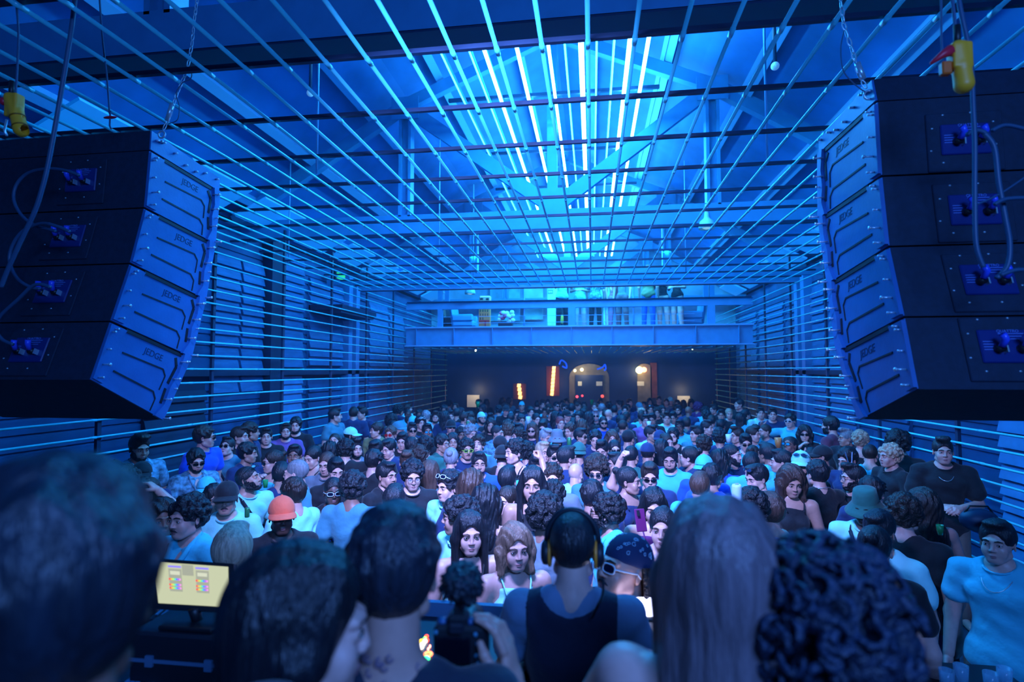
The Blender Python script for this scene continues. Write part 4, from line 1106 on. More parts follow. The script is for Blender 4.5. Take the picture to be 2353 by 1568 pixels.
# the unlit heads that fill the gaps between them
FP_ = []
def project(P):
    c, s_ = math.cos(R(YAW)), math.sin(R(YAW)); fx = P[0] * c + P[1] * s_; fy = -P[0] * s_ + P[1] * c; fz = P[2] - CAM_H
    cp, sp = math.cos(R(PIT)), math.sin(R(PIT)); d = fy * cp + fz * sp; return (1176.5 + FP * fx / d, 784 - FP * (-fy * sp + fz * cp) / d)
rf = random.Random(5); used = set(); n_fill = 0; tries = 0
lim = [(.62, 26), (.50, 32), (.42, 22)]
for need, cnt in lim:
    got = 0
    for _ in range(9000):
        if got >= cnt: break
        y = 4.3 + 15.0 * rf.random() ** .75; x = rf.uniform(-4.55, 3.5)
        if y < 7 and (x < -2.4 or x > 1.9): continue
        if x < -4.2 + .06 * (14 - y) or (y < 12 and x > 3.2): continue
        nd = need * (.8 if y > 13 else 1)
        if min(math.hypot(x - q[0], y - q[1]) for q in taken) < nd: continue
        px, py = project((x, y, 1.58))
        c = sorted(anchors, key=lambda q: abs(q[0] - px) + 2 * abs(q[1] - py) + (60 if q[1] < py else 0))
        c = [q for q in c[:8] if q[2] not in used and len(q[2].split()) <= 11]
        if not c: continue
        used.add(c[0][2]); taken.append((x, y)); got += 1
        hz = rf.uniform(1.50, 1.60); hair = rf.choice(['short', 'short', 'messy', 'quiff', 'curly', 'buzz', 'wavy', 'long'])
        fem = hair in ('wavy', 'long'); az = rf.choice([0, 10, -15, 165, 175, -160, 60, -60, 150]); az += rf.uniform(-8, 8)
        a = [0, 0, az, hair, rf.choice(['bk', 'bk', 'db']), rf.choice('1223'), rf.choice(['tee', 'tee', 'shirt'])if not fem else 'tee', rf.choice(['black', 'navy', 'navy', 'teal', 'grey', 'cyan']), 'F' if fem else '']
        row(a, '%s %s hair and %s top behind the %s' % ('person with', {'short': 'short dark', 'messy': 'tousled', 'quiff': 'brushed-up', 'curly': 'curly', 'buzz': 'cropped', 'wavy': 'wavy', 'long': 'long'}[hair], 'dark' if a[7] in ('black', 'navy') else 'pale', ' '.join(c[0][2].split()[:6])), Vector((x, y, hz)), group='people in the crowd')
for ln in MEZZ.strip().split('\n'):
    a, label = ln.split('|'); a = a.split(); Y = float(a[1]); z0 = 3.785; p = atY(float(a[0]), 700, Y)
    a2 = [a[0], '0'] + a[2:]; p.z = z0 + 1.60 * rnd(.98, 1.05)
    row(a2, label, p, z0, group='people on the balcony', leg=MEZZLEG[int(a[0])])
# ================================================================ HANGING SPEAKERS
m_spk = mat('speaker_back', (.008, .026, .06), .75, var=.15, vscale=30, bump=.2, bscale=200)
m_lit_side = mat('speaker_lit_side', (.022, .17, .48), .42, var=.10, vscale=6, bump=.05, bscale=60)  # lit side of the black cabinet, the light put into this blue
m_groove = mat('groove_black', (.004, .008, .02), .6)
m_amp = mat('amp_plate_blue', (.010, .03, .19), .35, emit=(.01, .03, .5), es=.0)
m_plug = mat('plug_blue', (.05, .12, 1.0), .3)
m_screw = mat('screw_steel', (.55, .8, .9), .3, metal=.6)
m_cable = mat('cable_rubber', (.03, .10, .20), .45)
m_txt = mat('printed_grey', (.15, .3, .8), .5)
m_logo = mat('logo_ink', (.006, .035, .12), .5)
def text(s, size, mat_, parent, M, name='lettering', ext=.0008, font_shear=0):
    cu = bpy.data.curves.new(name, 'FONT'); cu.body = s; cu.size = size; cu.extrude = ext; cu.align_x = 'CENTER'; cu.align_y = 'CENTER'; cu.shear = font_shear
    cu.materials.append(mat_); tmp = bpy.data.objects.new(name, cu); COL.objects.link(tmp); bpy.context.view_layer.update(); me = bpy.data.meshes.new_from_object(tmp.evaluated_get(bpy.context.evaluated_depsgraph_get())); bpy.data.objects.remove(tmp)
    o = bpy.data.objects.new(name, me); COL.objects.link(o); o.parent = parent; o.matrix_local = M; return o
def pix_side(lst, X): return [atX(a, b, X) for a, b in lst]
def array(X, out, side_word, rear, front, plates, W=1.16):
    # rear / front: boundary points of the side face from the top down, (Y, Z)
    s = out           # direction of the cabinet width away from the hall centre: -1 for -X
    R_ = pix_side(rear, X); F_ = pix_side(front, X)
    names = ['top frame', 'top cabinet', 'second cabinet', 'third cabinet', 'lowest cabinet']
    for i in range(5):
        a, b_, c, d = R_[i], F_[i], F_[i + 1], R_[i + 1]      # rear top, front top, front bottom, rear bottom
        g = .006
        lab = ('flat black bumper frame topping the %s' if i == 0 else 'black line array ' + names[i] + ' of the %s') % side_word
        t = thing('flying_bumper' if i == 0 else 'line_array_speaker', lab, 'rigging frame' if i == 0 else 'speaker', (X, a.y, d.z), group=None if i == 0 else 'cabinets of the %s' % side_word)
        O = Vector((X, a.y, d.z))
        def q(u, v, x=0.0):
            top = a.lerp(b_, u); bot = d.lerp(c, u); p = bot.lerp(top, v); return Vector((x, p.y, p.z)) - Vector((0, O.y, O.z))
        e = .012 if i else .004
        poly = [(q(0, e)[1], q(0, e)[2]), (q(1, e)[1], q(1, e)[2]), (q(1, 1 - e)[1], q(1, 1 - e)[2]), (q(0, 1 - e)[1], q(0, 1 - e)[2])]
        MB().prism(poly, 0, 0, s * W).build('cabinet' if i else 'frame_beam', m_spk, t)
        o = -s * .006
        def strip(u0, v0, u1, v1, wd, th=.004, m=m_groove, nm_='groove_shade', b=None):
            b = b or MB(); b.beam(q(u0, v0, o * (1 + th * 0)) + Vector((-s * th * .5, 0, 0)), q(u1, v1, o) + Vector((-s * th * .5, 0, 0)), wd, th, up=(1, 0, 0)); return b
        def plate(us, m, nm_, x0, x1, par=t):
            return MB().prism([(q(u, v)[1], q(u, v)[2]) for u, v in us], 0, x0, x1).build(nm_, m, par)
        if i == 0:
            plate([(0, .03), (1, .03), (1, .97), (0, .97)], m_lit_side, 'side_plate', -s * .002, -s * .012)
            b = MB()
            for u in (.06, .10, .14, .30, .45, .60, .74, .93): b.tube([q(u, .5 + .25 * math.sin(u * 9)) + Vector((-s * .01, 0, 0)), q(u, .5 + .25 * math.sin(u * 9)) + Vector((-s * .035, 0, 0))], .007, 8)
            b.build('bolt', m_screw, t, smooth=True)
            continue
        plate([(.0, .02), (1, .02), (1, .98), (.0, .98)], m_lit_side, 'side_panel', -s * .001, -s * .006)
        plate([(.0, .04), (.12, .04), (.15, .3), (.13, .6), (.17, .96), (.0, .96)], m_lit_side, 'rear_rigging_plate', -s * .006, -s * .02)
        plate([(.86, .0), (1.0, .0), (1.0, 1.0), (.90, 1.0), (.93, .7), (.90, .45), (.92, .2)], m_lit_side, 'front_rigging_plate', -s * .006, -s * .024)
        b = MB(); strip(.17, .965, .88, .965, .020, .006, b=b); strip(.22, .62, .74, .66, .009, b=b); strip(.74, .66, .80, .58, .009, b=b); strip(.80, .58, .80, .36, .007, b=b)
        strip(.20, .30, .74, .30, .010, b=b); strip(.74, .30, .80, .22, .009, b=b); strip(.80, .22, .80, .04, .007, b=b); strip(.83, .9, .885, .78, .02, b=b); strip(.885, .78, .87, .5, .02, b=b); strip(.87, .42, .89, .2, .018, b=b)
        b.build('groove_shade', m_groove, t)  # raised dark strips, the shade of the grooves put into their colour
        b = MB()
        for (u, v, ln) in ((.05, .90, .02), (.03, .84, .02), (.04, .55, .02), (.05, .30, .045), (.05, .09, .03), (.89, .86, .05), (.89, .58, .05), (.89, .26, .05), (.96, .90, .025), (.96, .46, .02), (.985, .02, .05)):
            p = q(u, v) + Vector((-s * .018, 0, 0)); b.tube([p, p + Vector((-s * ln, 0, 0))], .0048, 8); b.tube([p + Vector((-s * (ln - .002), 0, 0)), p + Vector((-s * (ln + .006), 0, 0))], .009 if ln > .03 else .006, 8)
        b.build('bolt', m_screw, t, smooth=True)
        ax = (q(.6, .8) - q(.4, .8)).normalized() * (-s); az_ = Vector((-s, 0, 0)); ay = az_.cross(ax); M = Matrix((ax, ay, az_)).transposed().to_4x4(); M.translation = q(.56, .80) + Vector((-s * .007, 0, 0))
        text('JEDGE', .058, m_logo, t, M, 'logo', font_shear=.1)
        # rear: amp plate with plugs
        rt = q(0, 1); rb = q(0, 0); up = (rt - rb).normalized(); nrm = Vector((1, 0, 0)).cross(up).normalized()
        if nrm.y > 0: nrm = -nrm
        cx, cy = plates[i - 1]; pr = ray(cx, cy); base = Vector((0, R_[i + 1].y, R_[i + 1].z)); n0 = nrm
        tt = ((base - Vector((0, 0, CAM_H))).dot(n0)) / Vector(pr).dot(n0); P = Vector((0, 0, CAM_H)) + Vector(pr) * tt - O
        Mb = Matrix((Vector((1, 0, 0)), up, nrm)).transposed()
        def L(a_, b2, c_=0.0): return P + Vector((1, 0, 0)) * a_ + up * b2 + nrm * c_
        MB().bevbox(L(0, -.01, .003), .33, .29, .012, .004, Mb).build('dish_surround', m_spk, t)
        ap = MB().bevbox(L(0, 0, .012), .215, .15, .012, .005, Mb).build('amp_plate', m_amp, t)
        b = MB()
        for r_ in range(3): b.box(L(.02, .055 - r_ * .012, .0185), .10 - r_ * .02, .003, .001, Mb)
        for r_ in range(4): b.box(L(-.075, .02 - r_ * .012, .0185), .04, .003, .001, Mb)
        b.build('printing', m_txt, ap)
        text('QUATTRO', .018, m_txt, ap, (lambda mm: (setattr(mm, 'translation', L(.01, .066, .019)), mm)[1])(Mb.to_4x4()), 'lettering', .0004)
        for k_, dx in enumerate((-.045, .045)):
            b = MB(); b.tube([L(dx, -.012, .016), L(dx, -.02, .05)], .017, 12); b.build('socket', m_black, ap, smooth=True)
            b = MB(); b.tube([L(dx, -.012, .05), L(dx + .005, .012, .075), L(dx - .01 * s, .03, .085)], .014, 10); b.build('plug', m_plug, ap, smooth=True)
            MB().box(L(dx + .025, -.02, .03), .006, .03, .03, Mb).build('latch', m_screw, ap)
        b = MB()
        for (dx, dy) in ((-.09, .125), (.03, .13), (.125, .08), (-.14, .06), (-.15, -.05), (.13, -.03), (-.10, -.11), (.03, -.11)): b.ell(L(dx, dy, .006), (.007, .007, .005), 8, 5)
        b.build('screw', m_screw, t, smooth=True)
    return R_, F_
arrL = array(-2.72, -1, 'speaker stack hanging from the turnbuckle chain', [(345, 300), (342, 345), (330, 478), (297, 606), (252, 739), (205, 875)], [(503, 410), (500, 440), (489, 560), (467, 688), (434, 821), (368, 966)], [(190, 416), (160, 545), (125, 672), (72, 806)])
arrR = array(1.39, 1, 'speaker stack beside the red-handled hoist control', [(2008, 182), (2018, 232), (2028, 405), (2045, 567), (2080, 729), (2112, 897)], [(1885, 320), (1887, 352), (1888, 502), (1909, 652), (1930, 808), (1982, 966)], [(2215, 322), (2236, 484), (2268, 645), (2310, 798)])
for s_, A, w_ in ((-1, arrL, 'turnbuckle chain'), (1, arrR, 'twisted cable')): pass

# cables: smooth tubes through surveyed points
def spline(pts, n=8):
    out = []; P = [pts[0]] + list(pts) + [pts[-1]]
    for i in range(1, len(P) - 2):
        for k in range(n):
            t = k / n; p0, p1, p2, p3 = P[i - 1], P[i], P[i + 1], P[i + 2]
            out.append(.5 * ((2 * p1) + (p2 - p0) * t + (2 * p0 - 5 * p1 + 4 * p2 - p3) * t * t + (3 * p1 - p0 - 3 * p2 + p3) * t ** 3))
    out.append(pts[-1]); return out
def cable(pp, Y, r, label, name='cable', m=m_cable, dy=0):
    n = len(pp); P = [atY(a, b, Y + dy * i / max(1, n - 1)) for i, (a, b) in enumerate(pp)]
    return tag(MB().tube(spline(P), r, 8).build(name, m, smooth=True), label, 'cable')
cable([(178, -60), (165, 60), (140, 215), (112, 370), (95, 440), (78, 490), (45, 560), (18, 620), (2, 660)], 2.52, .011, 'thick dark blue cable running down past the turnbuckle speaker stack')
cable([(182, 403), (150, 392), (110, 388), (65, 398), (38, 425), (32, 460), (50, 495), (80, 518), (115, 528), (128, 532)], 2.80, .009, 'looping cable joining the top and second cabinet plugs beside the slanting cable', dy=-.05)
cable([(160, 533), (130, 520), (95, 514), (55, 530), (30, 562), (22, 600), (40, 640), (70, 660), (92, 664)], 2.72, .009, 'looping cable joining the second and third cabinet plugs')
cable([(116, 660), (80, 655), (40, 690), (0, 728), (-10, 755), (5, 780), (30, 792)], 2.62, .009, 'looping cable joining the third and lowest cabinet plugs')
cable([(2198, -60), (2205, 10), (2222, 90), (2232, 150), (2236, 240), (2240, 330), (2240, 450), (2243, 560), (2260, 615)], 2.45, .009, 'thin cable hanging straight past the yellow control with the red handle')
cable([(2262, 307), (2285, 340), (2295, 420), (2310, 500), (2320, 560), (2315, 610), (2290, 640)], 2.5, .010, 'thick cable arching down between the plugs under the red-handled control')
cable([(2222, 310), (2240, 300), (2262, 305), (2276, 322)], 2.52, .009, 'short cable bow over the top plug under the red-handled control')
cable([(2280, 300), (2310, 288), (2353, 296), (2380, 305)], 2.5, .008, 'cable leaving the top plug towards the frame edge')
cable([(2285, 470), (2310, 458), (2353, 455), (2380, 458)], 2.45, .008, 'cable leaving the second plug sideways')
cable([(2245, 470), (2290, 450), (2330, 425), (2380, 390)], 2.5, .004, 'thin wire rising from the second plug')
cable([(2300, 632), (2330, 622), (2353, 620), (2380, 622)], 2.4, .008, 'cable leaving the third plug sideways')
cable([(2180, -60), (2192, 30), (2197, 97)], 2.3, .006, 'cable the red-handled yellow control hangs from')
cable([(2163, -60), (2163, 60), (2165, 125)], 2.3, .004, 'thin wire beside the red-handled yellow control')
cable([(30, -60), (42, 60), (40, 150), (36, 215)], 2.4, .005, 'thin cable the plain yellow control hangs from')
cable([(225, -60), (235, 80), (246, 180), (252, 262)], 2.9, .005, 'thin cable holding the small red hook bar')
# red hook bar
hk = thing('hoist_hook', 'small red hook bar hanging on a thin cable above the speaker stack', 'hook', atY(253, 270, 2.9))
MB().ell((0, 0, 0), (.045, .012, .008), 12, 6).build('red_bar', mat('red_paint', (.6, .02, .06), .4), hk, smooth=True)
MB().tube([(0, 0, .04), (0, 0, -.05), (.01, 0, -.07)], .005, 6).build('shank', m_cable, hk, smooth=True)
# yellow controls
m_yel = mat('yellow_plastic', (1.0, .42, .02), .45)
m_red = mat('red_plastic', (.75, .02, .05), .4)
def pendant(top, bot, Y, label, red):
    a = atY(*top, Y); b_ = atY(*bot, Y); t = thing('hoist_control', label, 'hoist control', a); d = b_ - a
    f = Field((-.09, -.07, -.32), (.09, .07, .03), .004); L = d.length; dn = d.normalized()
    f.add(f.cap((0, 0, -.02), tuple(dn * L * .45), .030, .030), .01); f.add(f.box(tuple(dn * L * .28), (.034, .026, L * .26), .008), .008); f.add(f.cap(tuple(dn * L * .5), tuple(dn * (L - .03)), .030, .033), .01)
    f.sub(f.cap(tuple(dn * L * .55 + Vector((-.05, 0, 0))), tuple(dn * L * .55 + Vector((.05, 0, 0))), .004, .004), .003)
    V, Q = f.mesh(); o = bpy.data.objects.new('housing', Soup().add(V, Q).mesh('housing', [m_yel])); COL.objects.link(o); o.parent = t
    for k_ in (() if red else (.55, .78)): p = dn * L * k_; MB().tube([p - dn * .003, p + dn * .003], .0345, 20).build('ring', mat('dark_ring', (.3, .10, .0), .5), t, smooth=True)
    MB().tube([(0, 0, .07), (0, 0, -.01)], .012, 8).build('strain_relief', m_black, t, smooth=True)
    if red:
        MB().tube([Vector((-.03, -.01, -.03)), Vector((-.06, -.01, -.045)), Vector((-.10, -.01, -.075))], [.022, .014, .006], 8).build('handle', m_red, t, smooth=True)
        MB().bevbox((-.045, 0, -.095), .035, .03, .05, .005).build('button_block', mat('orange_plastic', (.8, .15, .02), .4), t)
    else:
        MB().ell((-.045, 0, -.03), (.018, .016, .02), 10, 6).build('button', m_red, t, smooth=True)
        MB().tube([(-.02, 0, -L * .55), (-.03, 0, -L * .8), (-.015, 0, -L * .92)], .006, 6).build('hook', m_screw, t, smooth=True)
pendant((26, 218), (52, 312), 2.4, 'plain yellow hoist control with small red button, hanging by itself', False)
pendant((2200, 100), (2218, 212), 2.3, 'yellow hoist control with pink-red handle', True)
# chains with links, turnbuckle and shackle
def chain(pp, Y, label, tb):
    P = [atY(a, b, Y) for a, b in pp]; t = thing('rigging_chain', label, 'chain', P[0]); O = P[0]
    ln = MB(); L = 0; pts = []
    for a, b in zip(P, P[1:]):
        n = max(1, int((b - a).length / .034))
        for i in range(n): pts.append((a.lerp(b, i / n), (b - a).normalized()))
    for i, (p, d) in enumerate(pts):
        u = d.cross(Vector((0, 1, 0))).normalized() if i % 2 else Vector((0, 1, 0)); c = p - O
        ln.tube([c + d * (.024 * math.cos(k * math.pi / 5)) + u * (.009 * math.sin(k * math.pi / 5)) for k in range(10)], .0032, 5, closed=True)
    ln.build('chain_link', m_screw, t, smooth=True)
    a = atY(*tb[0], Y) - O; b = atY(*tb[1], Y) - O
    MB().tube([a, b], .014, 10).build('turnbuckle', m_screw, t, smooth=True)
    e = P[-1] - O; MB().tube([e + Vector((.022 * math.cos(k * math.pi / 6), 0, -.01 + .022 * math.sin(k * math.pi / 6))) for k in range(12)], .006, 8, closed=True).build('shackle', m_screw, t, smooth=True)
    return t
chain([(462, -60), (447, 40), (441, 100), (430, 160), (405, 220), (392, 262), (372, 306)], 3.15, 'rigging chain with long turnbuckle holding the speaker stack under the red hook bar', ((396, 238), (384, 278)))
chain([(1928, -60), (1933, 10), (1940, 60), (1958, 115), (1975, 175), (1996, 214)], 2.98, 'rigging chain with slack safety wire holding the speaker stack under the red-handled control', ((1970, 145), (1984, 182)))
cable([(1940, 70), (1932, 110), (1937, 160), (1960, 190), (1988, 212)], 2.97, .003, 'slack thin safety wire beside the chain')
cable([(426, 160), (440, 168), (437, 182), (420, 190), (405, 215), (412, 245), (408, 275), (388, 284)], 3.14, .003, 'slack thin safety wire curling round the turnbuckle chain')

# bell lamps, round bulbs
def bell(px, py, Y, s, label):
    p = atY(px, py, Y); t = thing('bell_lamp', label, 'lamp', p)
    MB().lathe((0, 0, 0), [(.0, .17 * s), (.035 * s, .17 * s), (.04 * s, .10 * s), (.05 * s, .07 * s), (.11 * s, .02 * s), (.13 * s, -.06 * s), (.128 * s, -.10 * s), (.12 * s, -.10 * s), (.10 * s, .0)], 24).build('shade', mat('lamp_enamel', (.5, .9, .85), .35), t, smooth=True)
    MB().tube([(0, 0, .16 * s), (0, 0, .30 * s)], .025 * s, 10).build('socket', m_white, t, smooth=True)
    MB().ell((0, 0, -.06 * s), (.08 * s, .08 * s, .05 * s), 12, 8).build('bulb', mat('bulb_glass', (.9, 1, .9), .3, emit=(.4, .9, .9), es=.5), t, smooth=True)
    MB().tube([(0, 0, .3 * s), (0, 0, 5.0 - p.z)], .008, 6).build('cord', m_black, t, smooth=True)
bell(1624, 512, 9.5, 1.0, 'pale bell-shaped pendant lamp hanging from the middle roof truss')
bell(1080, 667, 14.9, 1.1, 'pale bell-shaped pendant lamp hanging in front of the balcony')
for px, py, Y, lb in ((713, 214, 6.6, 'round white ceiling bulb on the roof slope above the turnbuckle speaker stack'), (1781, 152, 6.4, 'round white ceiling bulb on the roof slope by the red-handled control')):
    p = atY(px, py, Y); t = thing('round_bulb', lb, 'bulb', p); MB().ell((0, 0, 0), (.045, .045, .045), 14, 10).build('globe', mat('bulb_glass2', (.6, .9, 1), .25, emit=(.2, .6, 1), es=.25), t, smooth=True)
    MB().tube([(0, 0, .03), (0, 0, .9)], .02, 8).build('stem', m_steel_d, t, smooth=True)

# ================================================================ THE FAR END: signs and doors under the balcony, balcony fittings
m_warm = mat('warm_sign_light', (1, .8, .5), emit=(1.0, .55, .14), es=2.6)
m_warm2 = mat('warm_sign_dim', (.16, .03, .03))
m_stone = mat('dim_stone', (.20, .18, .14), .8, var=.3, vscale=3)
m_brick = mat('dim_brick', (.16, .05, .05), .8, var=.3, vscale=5)
Yw = 22.05
def fl(px, py, Y=22.095): return atY(px, py, Y)
def panel(name, x0, y0, x1, y1, m, label, cat, Y=22.095, d=.06, arch=False, group=None):
    a, b = fl(x0, y0, Y), fl(x1, y1, Y); w_, h_ = b.x - a.x, a.z - b.z
    if arch: poly = [(a.x, b.z), (b.x, b.z)] + [(a.x + w_ / 2 + w_ / 2 * math.cos(t), a.z - w_ * .35 + w_ * .35 * math.sin(t)) for t in [math.pi * i / 12 for i in range(13)]]
    else: poly = [(a.x, b.z), (b.x, b.z), (b.x, a.z), (a.x, a.z)]
    return tag(MB().prism(poly, 1, Y - d, Y).build(name, m), label, cat, group)
panel('arched_opening', 1308, 836, 1400, 935, m_stone, 'wide dim arched opening seen through the dark glass', 'archway', arch=True)
panel('glass_door', 1322, 862, 1386, 935, m_back, 'dark double door standing in the wide arched opening', 'door', Y=22.04)
panel('arched_opening', 1464, 836, 1498, 925, m_stone, 'narrow arched opening with a warm lamp in it', 'archway', arch=True)
panel('brick_pier', 1494, 834, 1510, 915, m_brick, 'reddish brick pier beside the narrow arched opening', 'pier')
for i, (a, b, c, d, lb) in enumerate(((1328, 877, 1337, 887, 'small pale notice glowing on the dark double door'), (1370, 877, 1384, 887, 'second pale notice, wider, on the dark double door'), (1464, 877, 1480, 887, 'small pale notice inside the narrow arch'))):
    panel('notice', a, b, c, d, mat('pale_notice', (.8, .8, .6), .6), lb, 'notice', Y=21.98 if i < 2 else 22.04, d=.02)
sq = mat('square_sign', (.85, .78, .6), .6)
panel('square_sign', 1074, 908, 1102, 936, sq, 'pale square sign board behind the dark-capped heads near the hanging tubes corner', 'sign')
panel('square_sign', 1556, 910, 1585, 938, sq, 'pale square sign board behind the shaved brown head', 'sign')
# upright lit letter signs
def upsign(px0, y0, px1, y1, n, label, Y=22.0):
    t = thing('lit_sign', label, 'sign', fl(px0, y1, Y)); O = t.location.copy(); h = (y1 - y0) / n
    for i in range(n):
        cx = px1 + (px0 - px1) * (i + .5) / n; yy = y0 + h * (i + .5); c = fl(cx, yy, Y) - O; hh = h / FP * Y
        Mx = Matrix.Rotation(R(10), 3, 'Y'); b = MB(); b.bevbox(c, hh * .85, .10, hh * .86, .01, Mx)
        b.box(c + Vector((hh * .1, -.03, hh * .25)), hh * .8, .02, hh * .16, Matrix.Rotation(R(-30), 3, 'Y')); b.build('letter', m_warm, t)
    c0 = fl((px0 + px1) / 2, (y0 + y1) / 2, Y + .07) - O
    MB().box(c0, .5, .04, (y1 - y0) / FP * Y).build('backing', m_warm2 if n > 6 else m_brick, t)
upsign(1268, 842, 1273, 910, 8, 'tall upright sign of glowing warm letters')
upsign(1196, 882, 1192, 918, 4, 'shorter warm glowing sign beyond the pale beanie')
for px, py, r, c, e_, lb in ((1321, 852, .05, (1, .8, .4), 6, 'small warm lamp at the near side of the wide arch'), (1337, 850, .06, (1, .8, .4), 6, 'small warm lamp at the crown of the wide arch'), (1469, 851, .13, (1, .85, .35), 8, 'bright yellow lamp cluster in the narrow arch'), (1480, 850, .10, (1, .35, .15), 5, 'orange lamp beside the bright yellow cluster'), (1326, 912, .05, (1, .05, .08), 4, 'small red light low at the dark double door'), (1338, 910, .04, (1, .05, .08), 3, 'tiny red light beside the first red light'), (1384, 911, .06, (1, .10, .08), 1.5, 'dull red light beyond the headband woman'), (1093, 806, .03, (.8, 1, .8), 10, 'bright white spot on the soffit under the balcony'), (1591, 803, .02, (.6, 1, .6), 5, 'tiny pale spot on the soffit near the wall opposite the exit sign')):
    p = fl(px, py, 21.98 if py > 830 else 19.0); tag(MB().ell(p, (r, r, r), 12, 8).build('small_lamp', mat('glow_%d_%d' % (px, py), c, emit=c, es=e_), smooth=True), lb, 'lamp')
for k_, pts in enumerate((((1285, 838), (1290, 828), (1300, 835), (1302, 846), (1292, 842)), ((1372, 849), (1385, 844), (1390, 838), (1392, 848), (1388, 852)))):
    P = [fl(a, b, 20.8) for a, b in pts]; tag(MB().tube(spline(P, 4), .03, 6).build('neon_scribble', mat('neon_blue', (.02, .1, 1), emit=(.01, .10, 1.0), es=1.0), smooth=True), ('small blue glowing bird-like shape hanging at the near side of the wide arch', 'small blue glowing bird-like shape hanging at the far side of the wide arch')[k_], 'light')
# balcony fittings
def bx_(name, x0, y0, x1, y1, Y, d, m, label, cat):
    a, b = fl(x0, y0, Y), fl(x1, y1, Y); return tag(MB().bevbox(((a.x + b.x) / 2, Y + d / 2, (a.z + b.z) / 2), b.x - a.x, d, a.z - b.z, .02).build(name, m), label, cat)
bx_('pillar', 1257, 640, 1281, 758, 18.6, .4, mat('pale_concrete', (.35, .75, .82), .7, var=.2, vscale=3), 'pale square pillar with a small notice on the balcony', 'pillar')
sg_ = thing('wall_notice', 'small dark-lettered notice on the pale balcony pillar', 'notice', fl(1265, 668, 18.58))
MB().box((0, 0, 0), .17, .01, .2).build('sheet', mat('notice_blue', (.03, .25, .4), .6), sg_)
for r_ in range(2): text('NOA' if r_ == 0 else 'BAR', .07, m_white, sg_, Matrix.Translation((0, -.008, .045 - .09 * r_)) @ Matrix.Rotation(R(90), 4, 'X'))
bx_('wall_screen', 1205, 645, 1248, 735, 21.9, .08, mat('bright_wall_sheet', (.35, .85, .9), .6, var=.25, vscale=2), 'bright pale wall sheet behind the slim railing post', 'wall panel')
bx_('wall_screen', 1125, 650, 1195, 738, 21.9, .08, mat('bright_wall_sheet2', (.16, .6, .8), .6, var=.3, vscale=2), 'paler blue wall sheet behind the orange totem', 'wall panel')
bx_('pillar', 1386, 648, 1402, 750, 19.5, .3, mat('pale_concrete', (.4, .8, .85), .7), 'pale narrow pillar behind the balcony dancers', 'pillar')
bx_('dark_cabinet', 1281, 655, 1306, 756, 19.2, .4, m_black, 'tall black cabinet beside the pale balcony pillar', 'cabinet')
tt_ = thing('totem', 'tall orange cut-out totem figure with slotted body on the balcony', 'totem', fl(1114, 757, 16.2)); O = tt_.location.copy()
m_or = mat('orange_board', (1.0, .28, .08), .6)
def qq(x, y): return fl(x, y, 16.2) - O
a, b = qq(1101, 700), qq(1127, 757); MB().bevbox(((a.x + b.x) / 2, 0, (a.z + b.z) / 2), b.x - a.x, .12, a.z - b.z, .01).build('body_board', m_or, tt_)
a, b = qq(1102, 681), qq(1128, 696); MB().bevbox(((a.x + b.x) / 2, 0, (a.z + b.z) / 2), b.x - a.x, .14, a.z - b.z, .03).build('head_board', mat('peach_board', (.9, .5, .35), .6), tt_)
for x in (1108, 1121):
    c = qq(x, 688); MB().ell((c.x, -.075, c.z), (.05, .01, .03), 10, 6).build('eye', m_groove, tt_)
for i in range(10): c = qq(1105 + 5.5 * (i % 4), 715 + 9 * (i // 4)); MB().box((c.x, -.065, c.z), .02, .01, .07).build('slot', m_groove, tt_)
c = qq(1114, 738); MB().box((c.x, -.07, c.z), .3, .02, .03).box((c.x + .03, -.07, c.z - .08), .03, .02, .16).build('red_belt', m_red, tt_)
fb = thing('flower_arrangement', 'white and pink flower arrangement on the balcony floor', 'flowers', fl(1162, 752, 16.3)); rf2 = random.Random(3)
for i in range(16):
    p = Vector((rf2.uniform(-.2, .28), rf2.uniform(-.1, .1), rf2.uniform(.15, .45))); MB().ell(p, (.07, .05, .06), 7, 5).build('bloom', mat('petal_white', (.7, .95, .95), .6) if i % 5 else mat('petal_pink', (.7, .1, .25), .6), fb)
MB().box((0, 0, .06), .4, .25, .12).build('planter', m_black, fb)
def chair_(px, Y, sg, label, m):
    o = fl(px, 757, Y); o.z = 3.785; t = thing('armchair', label, 'armchair', o)
    MB().bevbox((0, 0, .24), .7, .7, .2, .05).build('seat', m, t); MB().bevbox((-sg * .32, 0, .5), .14, .7, .7, .06, Matrix.Rotation(R(-8 * sg), 3, 'Y')).build('backrest', m, t)
    for s2 in (-1, 1): MB().bevbox((0, s2 * .33, .42), .66, .1, .22, .04).build('armrest', m, t)
    for s2 in (-1, 1):
        for s3 in (-1, 1): MB().tube([(s2 * .28, s3 * .28, 0), (s2 * .28, s3 * .28, .15)], .02, 6).build('leg', m_black, t)
chair_(1068, 17.2, 1, 'big blue armchair with curved back beside the orange totem', m_steel)
chair_(1585, 17.2, -1, 'blue armchair behind the woman in black dress on the balcony', m_steel)
chair_(1048, 18.2, 1, 'dark armchair behind the big blue armchair', m_black)
wl = thing('standing_lamp', 'warm glowing lamp head on a pole beside the black balcony cabinet', 'lamp', fl(1290, 757, 17.2))
MB().tube([(0, 0, 0), (0, 0, 1.05)], .02, 8).build('pole', m_black, wl); MB().ell((0, 0, 1.17), (.09, .09, .07), 10, 6).build('lamp_head', mat('peach_glow', (1, .6, .3), emit=(1, .45, .15), es=3), wl, smooth=True)
MB().ell((.02, 0, .30), (.06, .05, .14), 8, 6).build('yellow_cloth', mat('yellow_cloth', (.8, .7, .1), .7), wl)
